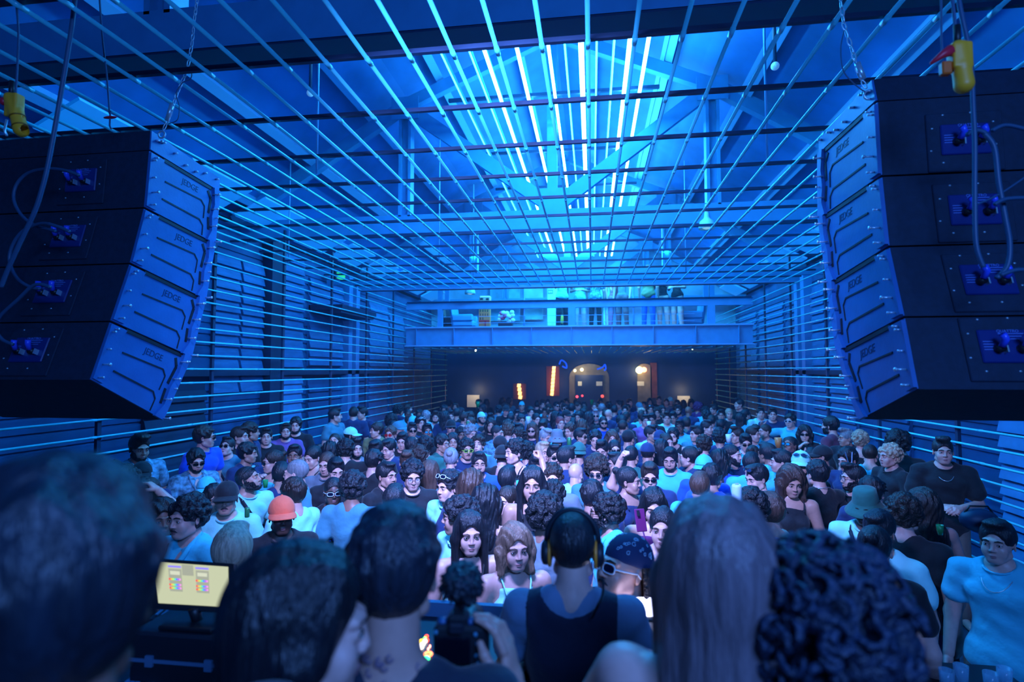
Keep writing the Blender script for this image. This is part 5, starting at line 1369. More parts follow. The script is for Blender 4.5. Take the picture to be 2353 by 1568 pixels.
# point lights before the arches, the lit sign and the square signs
for px, py, col_, pw in ((1340, 858, (1, .8, .45), 14), (1474, 856, (1, .7, .35), 14), (1270, 880, (1, .5, .2), 8), (1090, 900, (1, .8, .5), 10), (1575, 900, (1, .8, .5), 10)):
    d = bpy.data.lights.new('warm_point_light', 'POINT'); d.energy = pw; d.color = col_; d.shadow_soft_size = .12
    o = bpy.data.objects.new('warm_point_light', d); COL.objects.link(o); o.location = fl(px, py, 21.5)
# ================================================================ THE STAGE: booth, screens, tools
ZS = .45
MB().box((-.5, .05, ZS / 2), 9.2, 4.9, ZS).build('trim_stage', mat('stage_deck', (.01, .02, .04), .6), kind='structure')
def P3(x, y, d): return Vector((0, 0, CAM_H)) + Vector(ray(x, y)) * d
m_booth = mat('booth_black', (.012, .018, .03), .5)
m_edge = mat('booth_edge', (.10, .22, .38), .4)
zt_ = 1.53
x0 = atZ(985, 1395, zt_).x; x1 = atZ(1530, 1400, zt_).x
bt = thing('booth_table', 'long dark booth table with pale rim that the headphone man stands at', 'table', ((x0 + x1) / 2, 2.2, ZS))
W_ = x1 - x0 + .5
MB().bevbox((0, 0, zt_ - ZS - .03), W_, .62, .05, .008).build('table_top', m_booth, bt)
MB().box((0, .29, zt_ - ZS + .02), W_, .03, .07).build('rim', m_edge, bt)
MB().box((0, .26, .51), W_ - .1, .03, 1.0).build('front_panel', m_booth, bt)
for s in (-1, 1): MB().box((s * (W_ / 2 - .08), -.2, .51), .06, .06, 1.02).build('leg', m_booth, bt)
def deck(px, py, label, screen, rz=0, glow=None):
    p = atZ(px, py, zt_ + .10); t = thing('media_player', label, 'media player', (p.x, p.y, zt_), R(rz))
    MB().bevbox((0, 0, .05), .30, .36, .10, .01).build('body', m_black, t)
    MB().lathe((0, -.05, .10), [(0, .012), (.085, .012), (.09, .006), (.10, .0)], 28).build('jog_wheel', m_booth, t, smooth=True)
    M = Matrix.Rotation(R(22), 3, 'X')
    MB().bevbox((0, .13, .125), .20, .12, .012, .004, M).build('screen_frame', m_black, t)
    MB().box((0, .127, .1335), .175, .098, .002, M).build('display', screen, t)
    for i, c in enumerate(((.9, .05, .02), (.95, .7, .1), (.1, .9, .2), (1, 1, 1))):
        MB().tube([(-.12 + .04 * i, -.15, .10), (-.12 + .04 * i, -.15, .106)], .012, 12).build('pad_button', mat('pad_%d' % i, c, emit=c, es=2.0), t, smooth=True)
    return t
deck(1492, 1448, 'player with glaring white screen beside the blond long-haired woman', mat('screen_glare', (1, 1, 1), emit=(.6, .62, 1), es=6), 4)
deck(1290, 1440, 'player hidden before the headphone man', mat('screen_dim', (.2, .3, .5), emit=(.1, .2, .5), es=.6), 0)
mx = thing('mixer', 'mixer with glowing coloured buttons and ring lights beside the camera', 'mixer', (atZ(955, 1500, zt_ + .06).x, atZ(955, 1500, zt_ + .06).y, zt_)); O = mx.location.copy()
MB().bevbox((0, .05, .03), .34, .42, .06, .008).build('body', m_black, mx)
def onz(px, py, z=zt_ + .065): return atZ(px, py, z) - O
for px, py, c, nm__ in ((984, 1505, (1, .2, .06), 'orange_ring_light'), (977, 1516, (.05, 1, .35), 'green_ring_light')):
    c0 = onz(px, py); MB().tube([c0 + Vector((.013 * math.cos(k * math.pi / 9), .013 * math.sin(k * math.pi / 9), .002)) for k in range(18)], .0042, 6, closed=True).build(nm__, mat(nm__, c, emit=c, es=5), mx, smooth=True)
for px, py, c, r in ((980, 1463, (1, .05, .02), .008), (981, 1472, (1, .05, .02), .008), (976, 1468, (.1, .8, .1), .007), (967, 1474, (1, .6, .02), .010), (977, 1474, (1, 1, .9), .009), (971, 1481, (1, 1, .9), .010), (966, 1489, (1, .9, .8), .012), (984, 1492, (1, .3, .2), .004), (988, 1486, (1, .3, .2), .004)):
    MB().ell(onz(px, py), (r, r * 1.3, .006), 12, 6).build('lit_button', mat('lit_%02d%02d%02d' % tuple(int(v * 20) for v in c), c, emit=c, es=5), mx, smooth=True)
# desk with monitor and keyboard
zd = 1.42
dk = thing('equipment_desk', 'dark equipment desk under the lit monitor', 'desk', (atZ(420, 1480, zd).x, 1.75, ZS))
MB().bevbox((0, 0, zd - ZS - .02), .95, .95, .04, .006).build('desk_top', m_booth, dk)
for sx in (-1, 1):
    for sy in (-1, 1): MB().box((sx * .42, sy * .42, (zd - ZS - .04) / 2), .05, .05, zd - ZS - .04).build('leg', m_booth, dk)
mn = thing('monitor', 'lit computer monitor showing cream window with two small rainbow colour palettes', 'monitor', atY(430, 1400, 2.1)); O = mn.location.copy()
A, B, C_, D_ = [atY(x, y, Y) - O for x, y, Y in ((346, 1287, 2.1), (533, 1300, 2.12), (533, 1404, 2.05), (358, 1394, 2.03))]
def quad(o_, name, m, u0, v0, u1, v1, off, th=.004, par=mn):
    P_ = lambda u, v: A.lerp(B, u).lerp(D_.lerp(C_, u), v) + n_ * off
    v = [P_(u0, v0), P_(u1, v0), P_(u1, v1), P_(u0, v1)]; b = MB(); b.add(v + [p - n_ * th for p in v], [(0, 3, 2, 1), (4, 5, 6, 7), (0, 1, 5, 4), (1, 2, 6, 5), (2, 3, 7, 6), (3, 0, 4, 7)]); return b.build(name, m, par)
n_ = (D_ - A).cross(B - A).normalized(); n_ = n_ if n_.y < 0 else -n_
quad(mn, 'casing', m_black, -.02, -.04, 1.02, 1.05, 0, .03)
scr = quad(mn, 'screen', mat('screen_cream', (.03, .03, .03), emit=(.62, .66, .42), es=.95), .045, .04, .955, .93, .003)
for k_, u in enumerate((.22, .56)):
    quad(scr, 'palette_header', mat('screen_violet', (.3, .2, .6), emit=(.30, .22, .75), es=1), u, .10, u + .16, .14, .006, .002, scr)
    quad(scr, 'window_panel', mat('screen_grey', (.03, .03, .03), emit=(.40, .42, .32), es=1), u, .17, u + .16, .66, .0045, .001, scr)
    quad(scr, 'menu_lines', mat('screen_pale', (.03, .03, .03), emit=(.70, .73, .55), es=1), u + .02, .22, u + .14, .30, .006, .001, scr)
    for r_, v in enumerate((.38, .50, .57)):
        for j in range(7):
            c = [(1, .05, .05), (1, .5, .05), (.5, .9, .1), (.1, .8, .4), (.05, .3, 1), (.5, .1, .9), (1, .3, .6)][j]
            quad(scr, 'swatch', mat('swatch_%d' % j, c, emit=c, es=1), u + .022 * j, v, u + .022 * j + .018, v + .04, .0075, .001, scr)
quad(scr, 'window_panel', MATS['screen_grey'], .39, .06, .53, .30, .0045, .001, scr)
sp = D_.lerp(C_, .5); MB().tube([sp, sp + Vector((0, .03, -(O.z + sp.z - zd - .2)))], .02, 10).build('stand', m_black, mn, smooth=True)
ca = thing('flight_case', 'black flight case standing under the lit monitor', 'case', (O.x + sp.x, 2.09, zd)); MB().bevbox((0, 0, .10), .42, .24, .20, .01).build('shell', m_booth, ca); MB().box((0, -.122, .10), .42, .006, .012).box((-.12, -.124, .10), .03, .01, .04).box((.12, -.124, .10), .03, .01, .04).build('latch', m_edge, ca)
fo = sp + Vector((0, .03, -(O.z + sp.z - zd - .2) + .01)); MB().bevbox(fo, .22, .16, .016, .004).build('foot', m_black, mn)
def keyboard(px, py, z, label, rz, w_=.34, d_=.14, m=None):
    p = atZ(px, py, z); t = thing('keyboard', label, 'keyboard', p, R(rz)); MB().bevbox((0, 0, .008), w_, d_, .016, .004).build('base', m_black, t)
    b = MB()
    for r_ in range(5):
        for c in range(14): b.box((-w_ / 2 + .02 + c * (w_ - .04) / 13, -d_ / 2 + .018 + r_ * (d_ - .036) / 4, .019), (w_ - .05) / 15, (d_ - .04) / 5.6, .006)
    b.build('key', mat('key_blue', (.10, .35, .6), .4), t); return t
keyboard(405, 1485, zd + .0, 'blue-lit keyboard on the equipment desk below the monitor', 22, .30)
keyboard(385, 1568, zd + .0, 'second keyboard at the bottom edge of the equipment desk', 10, .30)
cn = thing('lighting_console', 'low dark console with slanted panel between keyboard and monitor', 'console', atZ(425, 1440, zd + .0))
MB().bevbox((0, 0, .03), .30, .12, .06, .01, Matrix.Rotation(R(12), 3, 'X')).build('body', m_booth, cn)
b = MB()
for i in range(9): b.box((-.12 + .03 * i, -.01, .064), .012, .05, .006, Matrix.Rotation(R(12), 3, 'X'))
b.build('fader', m_edge, cn)

# ================================================================ PEOPLE ON THE STAGE
def local_pose(pid, base, rz, sc, right, left):
    # arm joints given in the hall, turned into the figure's own frame
    Mi = (Matrix.Translation(base) @ Matrix.Rotation(rz, 4, 'Z') @ Matrix.Scale(sc, 4)).inverted()
    def cv(a):
        if a is None: return None
        return ((-.185, 0, 1.405), tuple(Mi @ a[0]), tuple(Mi @ a[1]), a[2])
    POSE[pid] = (cv(right) or DOWN, cv(left))
def stager(px, py, d, az, spec, label, sc=1.0, z0=None, right=None, left=None, pid=None, neck=0, res=.0036, legcol=(.01, .012, .02)):
    hc = P3(px, py, d); rz = -math.atan2(hc.x, hc.y) + R(az); z_floor = ZS
    sc = (hc.z - z_floor) / (1.60 + neck) if z0 is None else sc
    off = Matrix.Rotation(rz, 3, 'Z') @ Vector(HC) * sc; base = Vector((hc.x - off.x, hc.y - off.y, hc.z - (1.60 + neck) * sc))
    if pid is not None: local_pose(pid, base, rz, sc, right, left)
    return base, rz, sc
def build_person(base, rz, sc, pose, fem, hair, hcol, skin, tops, label, res=.004, hres=.005, tilt=0, turn=0, legs=CC['black'], hair_seed=0, group=None, neck=0):
    HC = (0, -.02, 1.60 + neck)
    t = thing('person', label, 'person', base, rz, group); t.scale = (sc,) * 3
    lo, hi = bounds(pose); f = Field(lo, hi, .010); ar = arms_of(pose); body_core(f, fem, arms=ar, sleeves=2)
    f.add(f.cap((0, .03, 1.43), (0, .01, 1.56 + neck), .058 if not fem else .047, .054 if not fem else .044), .035)
    V, Q = f.mesh(); V = relax(V, Q, 2, .4); S_ = Soup().add(V, Q)
    hV, hQ, hm = head(fem, res); M = hmat(turn, tilt); S_.add(hV @ np.array(M).T + np.array(HC), hQ, hm)
    for (S0, E, W, kd), sd in zip(ar, (-1, 1)): place_hand(S_, W, E, kd, sd, .0035)
    leafobj('body', S_.mesh('body', SKINM), t, skin)
    for kind, col in tops: leafobj(TOPN.get(kind, 'tank_top'), top_mesh(kind, pose, fem), t, col)
    leafobj('trousers', legs_mesh(fem), t, legs)
    h = leafobj('hair', hair_mesh(hair, hres, hair_seed), t, hcol, HC, M)
    return t
# man with headphones, from behind
base, rz, sc = stager(1316, 1262, 1.84, 178, '', '')
POSE[20] = (((-.185, 0, 1.405), (-.25, -.10, 1.16), (-.17, -.33, 1.10), 'rest'), 'm')
dj = build_person(base, rz, sc, 20, False, 'buzz', (.012, .013, .02), SKINC['1'], [('tee', (.14, .24, .38)), ('vest', (.008, .014, .045))] if False else [('tee', (.14, .24, .38))], 'man with cropped hair, big headphones and dark sleeveless top seen from behind at the booth', res=.0036)
f = Field((-.3, -.2, .8), (.3, .2, 1.5), .010); body_core(f, False, legs=False, arms=None, inf=.021)
f.add(f.ell((0, .005, .93), (.19, .142, .15)), .06)
f.sub(f.ell((0, .02, 1.52), (.115, .16, .105)), .008)
for s in (-1, 1): f.sub(f.ell((s * .225, .02, 1.38), (.075, .17, .17)), .01)
f.d = f.d + .003 * np.sin(f.X * 30 + f.Z * 22) * np.sin(f.Z * 19); f.cut(.86 - f.Z + 0 * f.X + 0 * f.Y, .01)
V, Q = f.mesh(); leafobj('sleeveless_top', Soup().add(relax(V, Q, 1), Q).mesh('sleeveless_top', [m_cloth]), dj, (.006, .012, .04))
dj.scale = (sc * .92, sc, sc)
hp = thing('headphones', 'black over-ear headphones with amber inner rings worn by the man at the booth', 'headphones', base, rz); hp.scale = (sc,) * 3
C0 = Vector(HC)
MB().tube([C0 + Vector((.084 * math.cos(t), .012, .03 + .100 * math.sin(t))) for t in [math.pi * i / 16 for i in range(17)]], .0095, 8).build('headband', m_booth, hp, smooth=True)
for s in (-1, 1):
    b = MB(); b.tube([C0 + Vector((s * .072, .012, -.01)), C0 + Vector((s * .084, .012, -.01)), C0 + Vector((s * .096, .012, -.01)), C0 + Vector((s * .102, .012, -.01))], [.036, .040, .038, .026], 20).build('ear_cup', m_booth, hp, smooth=True)
    MB().tube([C0 + Vector((s * .074, .012, -.01)) + Vector((0, .038 * math.cos(t), .040 * math.sin(t))) for t in [2 * math.pi * i / 20 for i in range(20)]], .006, 6, closed=True).build('amber_ring', mat('amber', (1, .32, .04), .4), hp, smooth=True)
tag(MB().tube(spline([P3(1385, 1330, 1.63), P3(1385, 1365, 1.60), P3(1372, 1395, 1.58), P3(1360, 1420, 1.66)]), .004, 6).build('headphone_cord', m_black, smooth=True), 'dark cord dropping from the far ear cup of the headphones', 'cord')

# bandana man leaning in
base = atY(1440, 1306, 2.5); sc = base.z / 1.6
bm = person(base.x, base.y, 0, -48, 'bald', 'bk', '2', 'tee', 'black', 'p4,mo,up', 'man in paisley bandana and pale sunglasses leaning in beside the headphone man', None, sc)
Mh = hmat(0, -16); f = Field((-.12, -.13, -.04), (.12, .15, .17), .005); f.add(f.ell((0, .024, .038), (.083, .103, .100))); f.cut(.024 + (f.Y) * .1 * -1 - f.Z + 0 * f.X, .006)
V, Q = f.mesh(); bd = leafobj('bandana', Soup().add(V, Q).mesh('bandana', [mat('bandana_navy', (.012, .03, .10), .8)]), bm, None, HC, Mh)
b = MB(); rr = random.Random(4)
for i in range(46):
    th = rr.uniform(0, 2 * math.pi); zz = rr.uniform(.25, .95); r_ = math.sqrt(1 - zz * zz); c = Vector((.0835 * r_ * math.cos(th), .024 + .1035 * r_ * math.sin(th), .038 + .1 * zz)); n2 = Vector((c.x / .083 ** 2, (c.y - .024) / .103 ** 2, (c.z - .038) / .1 ** 2)).normalized(); u = n2.orthogonal().normalized(); v = n2.cross(u); rd = rr.uniform(.005, .011)
    b.tube([c + (u * math.cos(k) + v * math.sin(k)) * rd * (1 - .09 * k) for k in [0, .9, 1.8, 2.7, 3.6, 4.5, 5.4, 6.3]], .0012, 4)
b.build('paisley_print', mat('paisley_pale', (.35, .65, .85), .7), bd).matrix_parent_inverse = Matrix()
leafobj('sunglasses', glasses(*FR['wsg']), bm, None, HC, Mh)
b = MB()
for i in range(26):
    th = math.pi * (.02 + .96 * i / 25); x = .082 * math.cos(th); y = .02 + .09 * math.sin(th)
    b.tube(spline([Vector((x, y, .03)), Vector((x * 1.25, y * 1.15 + .01, -.06)), Vector((x * 1.5 + rr.uniform(-.02, .02), y * 1.1, -.18)), Vector((x * 1.6 + rr.uniform(-.03, .03), y + rr.uniform(-.03, .02), -.32))], 4), [.010] * 12 + [.006], 6)
leafobj('dreadlocks', Soup().mb(b).mesh('dreadlocks', [m_curl]), bm, HAIRC['db'], HC, Mh)

# man filming, from behind: his right hand holds the camera
base, rz, sc = stager(908, 1318, 1.2, 172, '', '', neck=.045)
wR = P3(1180, 1585, 1.25); eR = P3(1215, 1850, 1.22); wL = P3(1050, 1620, 1.28); eL = P3(900, 1800, 1.2)
local_pose(21, base, rz, sc, (eR, wR, 'rest'), (eL, wL, 'grip'))
ph = build_person(base, rz, sc, 21, False, 'messy', (.014, .02, .035), SKINC['2'], [('tee', (.010, .018, .04))], 'man with short dark hair and tattooed neck seen from behind, filming with a camera', res=.0036, hres=.0045, neck=.045)
# tattoo patches on the nape
b = MB()
for i in range(16):
    a_ = rr.uniform(.1, math.pi - .1); zz = rr.uniform(1.455, 1.535); r_ = .0605 - (zz - 1.455) * .06
    c = Vector((r_ * math.cos(a_) * 1.02, .026 + r_ * math.sin(a_) * 1.02, zz)); n2 = Vector((math.cos(a_), math.sin(a_), 0)); u = Vector((0, 0, 1)); v = n2.cross(u)
    b.tube([c + n2 * .0015 + (u * math.cos(k) + v * math.sin(k)) * .008 * (1 - .1 * k) for k in [0, 1, 2, 3, 4, 5]], .0022, 4)
leafobj('neck_tattoo', Soup().mb(b).mesh('neck_tattoo', [mat('tattoo_ink', (.22, .14, .20), .5)]), ph)
# the camera
cm = thing('camera_rig', 'black camera with furry microphone on top held up by the man filming', 'camera', P3(1060, 1475, 1.28), rz=R(4)); 
MB().bevbox((0, 0, 0), .118, .055, .088, .008).build('camera_body', m_black, cm)
MB().bevbox((-.006, .0, .052), .048, .05, .028, .008).build('viewfinder_hump', m_black, cm)
MB().bevbox((-.006, -.034, .044), .034, .018, .024, .005).build('eyecup', m_groove, cm)
MB().bevbox((-.014, -.031, -.006), .078, .008, .058, .003).build('rear_screen', mat('lcd_black', (.003, .004, .01), .12, spec=.8), cm)
MB().bevbox((.045, .012, .0), .03, .07, .092, .012).build('grip', m_black, cm)
for x, z in ((.044, .052), (.022, .050), (-.042, .048)): MB().tube([(x, -.004, z - .010), (x, -.004, z + .004)], .011, 16).build('dial', mat('dial_blue', (.02, .10, .25), .3), cm, smooth=True)
for x, z in ((.036, .030), (.040, .010), (.038, -.015), (.043, -.030), (-.052, .032)): MB().tube([(x, -.026, z), (x, -.033, z)], .0045, 10).build('button', mat('button_teal', (.05, .25, .4), .3), cm, smooth=True)
MB().lathe((0, 0, 0), [(0, 0), (.032, 0), (.036, .02), (.038, .07), (.042, .09), (.042, .12), (.036, .12)], 24, Matrix.Rotation(R(-90), 3, 'X')).build('lens_barrel', m_black, cm, smooth=True)
MB().bevbox((-.006, .0, .072), .022, .022, .016, .003).build('shoe_mount', m_black, cm)
f = Field((-.09, -.09, -.09), (.09, .12, .09), .004); f.add(f.ell((0, .01, 0), (.046, .062, .040)))
for i in range(150):
    u = np.random.normal(size=3); u /= np.linalg.norm(u); c = u * np.array((.046, .062, .040)) + np.array((0, .01, 0)); f.add(f.cap(tuple(c * .95), tuple(c + u * .008 + np.array((0, 0, -.004))), .0055, .003), .004)
V, Q = f.mesh(); o = leafobj('furry_microphone', Soup().add(V, Q).mesh('fur', [m_curl]), cm, (.010, .016, .028), (.0, .0, .128))
# girl with long black hair, side-on
base, rz, sc = stager(700, 1446, .99, 90, '', '')
build_person(base, rz, sc, 0, True, 'longback', (.006, .008, .014), SKINC['1'], [('strap', (.01, .012, .02))], 'woman with long straight black hair side-on, close to the lens, before the lit monitor', res=.003, hres=.0045, tilt=6)
# blond woman from behind, arm forward
base, rz, sc = stager(1652, 1322, 1.09, 176, '', '')
POSE[22] = (DOWN, ((-.165, 0, 1.41), (.30, -.13, 1.18), (.42, -.34, 1.10), 'rest'))
bw = build_person(base, rz, sc, 22, True, 'longback', (.17, .13, .15), SKINC['1'], [('strap', (.25, .45, .7))], 'woman with long straight light hair from behind, bare shoulder and thin strap', res=.0045, hres=.0045)
b = MB(); c = Vector((.400, -.305, 1.113)); dd = (Vector((.42, -.34, 1.10)) - Vector((.30, -.13, 1.18))).normalized(); u = dd.orthogonal().normalized(); v = dd.cross(u)
b.tube([c + (u * math.cos(k) + v * math.sin(k)) * .034 for k in [2 * math.pi * i / 20 for i in range(20)]], .006, 6, closed=True); wb = thing('wristband', 'shiny blue wristband on the light-haired woman', 'wristband', base, rz); wb.scale = (sc,) * 3; b.build('band', mat('band_blue', (.02, .4, 1.0), .15), wb, smooth=True)
# curly head
base, rz, sc = stager(1905, 1478, 1.03, 170, '', '')
cu_ = build_person(base, rz, sc, 0, False, 'afro', (.012, .022, .05), SKINC['2'], [('tee', (.01, .015, .03))], 'person with big loose dark curls from behind, close to the lens', res=.0045, hres=.005, hair_seed=3)
b = MB()
for i in range(210):
    u = np.random.normal(size=3); u[1] += .3; u[2] += .25; u /= np.linalg.norm(u)
    if u[1] < -.55: continue
    c = Vector((0, .022, .036)) + Vector(u * (np.array((.076, .096, .088)) + .048)); n2 = Vector(u); a1 = n2.orthogonal().normalized(); a2 = n2.cross(a1); ph_ = rr.uniform(0, 6.28); rd = rr.uniform(.011, .02)
    b.tube([c + (a1 * math.cos(k + ph_) + a2 * math.sin(k + ph_)) * rd + n2 * (.010 * math.sin(k * .7) + .003 * k) for k in [j * .55 for j in range(9)]], [.004, .006, .007, .007, .007, .007, .006, .005, .003], 6)
leafobj('loose_curls', Soup().mb(b).mesh('loose_curls', [m_curl]), cu_, (.014, .03, .07), HC)
base, rz, sc = stager(2018, 1440, 1.25, 150, '', '')
build_person(base, rz, sc, 0, False, 'buzz', (.20, .08, .05), (.62, .25, .16), [('tee', (.01, .015, .03))], 'shaven-headed person whose forehead curves out behind the big loose curls', res=.0045)
# dark head nearest of all
base, rz, sc = stager(108, 1392, .64, 180, '', '')
build_person(base, rz, sc, 0, False, 'messy', (.008, .016, .03), SKINC['3'], [('tee', (.008, .014, .03))], 'dark out-of-focus head and shoulder nearest the lens, before the keyboard desk', res=.0045, hres=.005)

# ================================================================ THINGS IN THE CROWD'S HANDS, PRINTS, SEATS
byl = {o['label']: o for o in bpy.data.objects if o.get('category') == 'person'}
def on_chest(start, s, size, mt, y=-.158, z=1.26, x=0, back=False, sh=0, name='printed_lettering'):
    o = next(v for k, v in byl.items() if k.startswith(start)); M = Matrix.Translation((x, y, z)) @ Matrix.Rotation(R(90), 4, 'X')
    if back: M = Matrix.Translation((x, -y, z)) @ Matrix.Rotation(R(180), 4, 'Z') @ Matrix.Rotation(R(90), 4, 'X')
    return text(s, size, mt, o, M, name, .002, sh)
on_chest('man in pale-framed', 'MIZUNO', .085, mat('print_blue', (.02, .10, 1.0), .5), sh=.25, z=1.24, y=-.162)
on_chest('long dark curls from behind over', 'ETNA', .13, mat('print_tan', (.7, .35, .15), .5), y=-.150, z=1.30, back=True)
o = next(v for k, v in byl.items() if k.startswith('man in black cap and white'))
MB().box((0, -.160, 1.27), .17, .006, .12).build('picture_print', mat('print_dark', (.03, .06, .12), .6), o)
MB().ell((.05, -.165, 1.275), (.02, .004, .03), 10, 6).build('picture_figure', mat('print_orange', (.7, .2, .08), .6), o)
MB().ell((-.04, -.165, 1.28), (.024, .004, .028), 10, 6).build('picture_figure', mat('print_pale', (.3, .5, .6), .6), o)
o = next(v for k, v in byl.items() if k.startswith('man in mirrored shades looking up'))
b = MB()
for i in range(7): b.tube([(-.05 + .017 * i, -.158, 1.2), (-.045 + .017 * i, -.160, 1.25), (-.055 + .018 * i, -.160, 1.28 + .02 * math.sin(i * 2.1))], [.012, .010, .002], 6)
b.build('flame_print', mat('print_flame', (1.0, .22, .04), .6), o)
m_cup = mat('green_drink', (.02, .35, .10), .1, alpha=.75); m_can = mat('green_can', (.05, .30, .12), .3, metal=.4); m_wcup = mat('white_cup', (.6, .85, .95), .4); m_amber = mat('amber_drink', (.7, .3, .1), .15, alpha=.8)
def cup(px, py, D, label, m, s=1.0, kind='cup'):
    p = atY(px, py, D); t = thing('drinking_cup' if kind == 'cup' else ('goblet' if kind == 'goblet' else 'drink_can'), label, 'cup' if kind != 'can' else 'can', p)
    if kind == 'can':
        MB().lathe((0, 0, 0), [(0, -.06), (.026, -.06), (.030, -.05), (.030, .045), (.024, .06), (.022, .058), (0, .058)], 16).build('can_body', m, t, smooth=True); MB().tube([(-.008, 0, .062), (.012, 0, .064)], .005, 6).build('tab', m_screw, t)
    elif kind == 'goblet':
        MB().lathe((0, 0, 0), [(0, -.05), (.035, -.045), (.055, -.01), (.055, .03), (.048, .055), (.045, .055), (.050, .02), (.03, -.035), (0, -.04)], 20).build('bowl', m, t, smooth=True)
        MB().tube([(0, 0, -.05), (0, 0, -.13)], .005, 8).build('stem', m, t, smooth=True); MB().lathe((0, 0, -.13), [(0, .006), (.035, 0), (.035, -.003), (0, -.003)], 18).build('foot', m, t, smooth=True)
        MB().tube([(.01, 0, -.02), (-.05, -.01, .11)], .0025, 6).build('straw', m_white, t, smooth=True)
    else:
        MB().lathe((0, 0, 0), [(0, -.055), (.027, -.055), (.038, .055), (.036, .055), (.026, -.05), (0, -.05)], 18).build('wall', m, t, smooth=True); MB().lathe((0, 0, .038), [(0, .001), (.034, 0)], 16).build('drink', m_amber if m is m_wcup else m, t, smooth=True)
    t.scale = (s,) * 3; return t
hd = lambda st: next(v for k, v in byl.items() if k.startswith(st)).location.y
cup(1848, 1184, hd('man from behind in black tee and silver') - .25, 'green-lit goblet with straw held out by the man with a silver chain', m_cup, 1.3, 'goblet')
cup(610, 1112, 4.6, 'green cup held up near the man with sunglasses on his forehead', m_cup, .6)
cup(568, 1178, 4.0, 'green can before the strap of the forehead sunglasses man', m_can, .6, 'can')
cup(1075, 976, hd('pale person with headband') - .3, 'green can at the mouth of the headband drinker', m_can, 1.0, 'can')
cup(1308, 1017, 7.6, 'green can held up behind the green backwards cap', m_can, 1.0, 'can')
cup(1693, 1136, 3.7, 'pale blue printed can beside the royal blue shirt', m_wcup, 1.0, 'can')
cup(1674, 1008, 8.0, 'pale cup held before the thin glasses man', m_wcup)
cup(1214, 966, 10.5, 'pale blue cup tipped at a young man\'s mouth', m_wcup, 1.2)
cup(1491, 976, 10, 'pale cup lifted by the plum tee man', m_wcup)
cup(1788, 1018, hd('man in mirrored shades looking up') - .3, 'tumbler of amber drink held by the man in mirrored shades', m_amber, 1.2)
cup(305, 1163, 3.7, 'green cup in the fingers of the side-on long-haired woman', m_cup, 1.0)
cup(1098, 930, 15, 'green-glowing cup raised before the pale square sign', m_cup, 1.4)
cup(1360, 925, 17, 'green-glowing cup raised near the headband woman', m_cup, 1.4)
cup(2160, 1218, 3.6, 'small bright green-blue gadget glowing at the bare shoulder woman', m_cup, .5)
pn = thing('mobile_phone', 'plum-coloured mobile phone held by the woman in plum top', 'phone', atY(1472, 1196, hd('woman with straight black hair in plum') - .33), R(20))
MB().bevbox((0, 0, 0), .075, .009, .15, .004, Matrix.Rotation(R(-18), 3, 'X')).build('case', mat('phone_plum', (.16, .02, .12), .35), pn)
MB().bevbox((-.02, -.008, .05), .022, .004, .04, .002, Matrix.Rotation(R(-18), 3, 'X')).build('camera_bump', m_black, pn)
p = atY(1955, 1084, hd('dark-haired man with lanyard') - .15); ld = thing('lanyard_badge', 'pale blue badge hanging from the bowed man with moustache', 'badge', p)
MB().bevbox((0, 0, 0), .06, .004, .10, .001).build('card', mat('badge_blue', (.1, .45, .7), .5), ld); MB().beam((-.01, 0, .05), (-.03, .05, .2), .01, .003).beam((.01, 0, .05), (.04, .05, .2), .01, .003).build('ribbon', m_edge, ld)
p = atY(1063, 1205, 3.0)
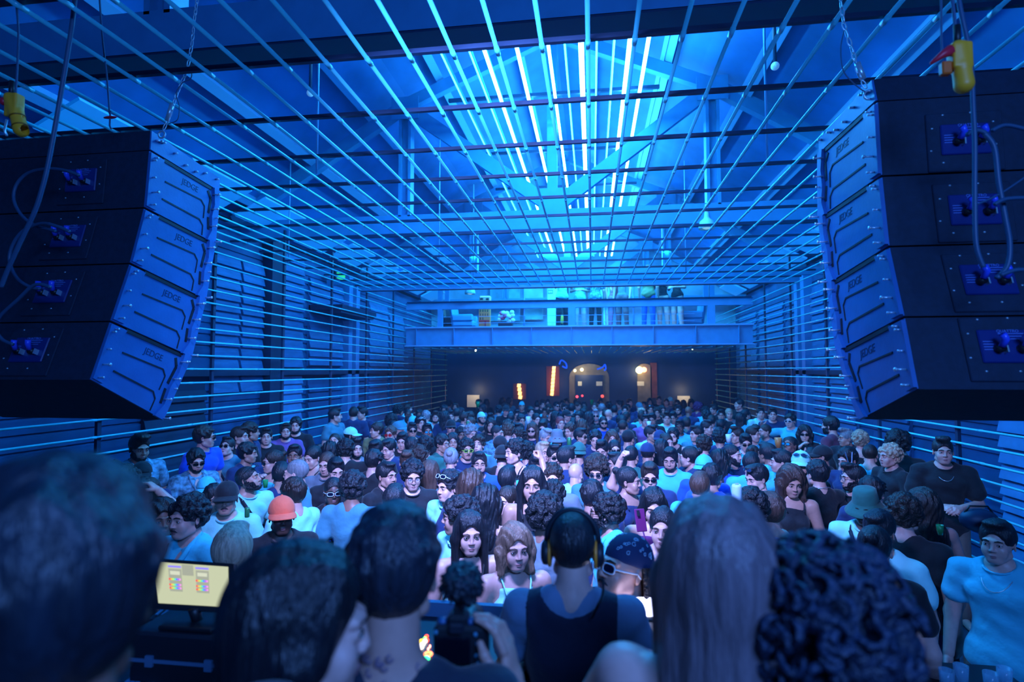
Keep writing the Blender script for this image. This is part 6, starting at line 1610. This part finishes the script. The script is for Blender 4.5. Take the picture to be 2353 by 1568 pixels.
# white chairs and a small table by the far edge
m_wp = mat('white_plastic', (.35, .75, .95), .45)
def plastic_chair(x, y, rz, label):
    t = thing('plastic_chair', label, 'chair', (x, y, 0), R(rz))
    MB().bevbox((0, 0, .44), .44, .42, .03, .01).build('seat', m_wp, t); MB().bevbox((0, .2, .68), .42, .025, .46, .01, Matrix.Rotation(R(-10), 3, 'X')).build('backrest', m_wp, t)
    for s in (-1, 1):
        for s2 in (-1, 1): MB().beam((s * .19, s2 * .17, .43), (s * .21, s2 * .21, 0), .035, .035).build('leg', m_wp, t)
        MB().beam((s * .22, -.15, .64), (s * .22, .2, .66), .04, .025).build('armrest', m_wp, t)
for px, py, D, rz, lb in ((2262, 1225, 4.0, 190, 'pale plastic chair behind the smiling man in plain blue tee'), (2335, 1210, 4.3, 170, 'second pale plastic chair at the frame edge'), (2215, 1228, 3.6, 95, 'pale plastic chair turned sideways next to the small table')):
    q_ = atY(px, py, D); plastic_chair(q_.x, D, rz, lb)
q_ = atY(2215, 1260, 3.3); tb = thing('side_table', 'small dark table with glasses beside the plastic chairs', 'table', (q_.x, 3.3, 0))
MB().bevbox((0, 0, .98), .55, .45, .03, .006).build('table_top', m_booth, tb); MB().tube([(0, 0, 0), (0, 0, .97)], .03, 10).build('pedestal', m_booth, tb, smooth=True)
for i in range(4):
    g = thing('drinking_glass', 'clear drinking glass on the small dark table', 'glass', (q_.x - .16 + .1 * i, 3.2 + .06 * (i % 2), .996), group='glasses on the small table'); MB().lathe((0, 0, 0), [(0, .003), (.028, .003), (.034, .11), (.032, .11), (.026, .008), (0, .008)], 16).build('wall', mat('glass_blue', (.3, .7, 1), .1, alpha=.35), g, smooth=True)
bg_ = thing('hand_bag', 'dark rounded bag resting on a plastic chair back', 'bag', atY(2250, 1196, 3.9)); MB().ell((0, 0, 0), (.11, .07, .07), 14, 10).build('pouch', mat('bag_blue', (.01, .035, .09), .5), bg_, smooth=True); MB().tube([(-.08, 0, .04), (-.05, 0, .085), (.05, 0, .085), (.08, 0, .04)], .006, 6).build('handle', m_black, bg_, smooth=True)

# HAZE: thin stage smoke filling the hall
hb = MB().box((-.52, 12.45, 4.1), 10.9, 18.9, 7.4)
hm = bpy.data.materials.new('stage_haze'); hm.use_nodes = True; nt = hm.node_tree; nt.nodes.clear()
vo = nt.nodes.new('ShaderNodeVolumeScatter'); vo.inputs['Color'].default_value = (.3, .6, 1, 1); vo.inputs['Density'].default_value = .006; vo.inputs['Anisotropy'].default_value = .55
ou = nt.nodes.new('ShaderNodeOutputMaterial'); nt.links.new(vo.outputs[0], ou.inputs['Volume'])
hz = hb.build('haze', hm, kind='stuff'); hz['label'] = 'thin blue stage haze filling the hall under the roof'; hz['category'] = 'haze'
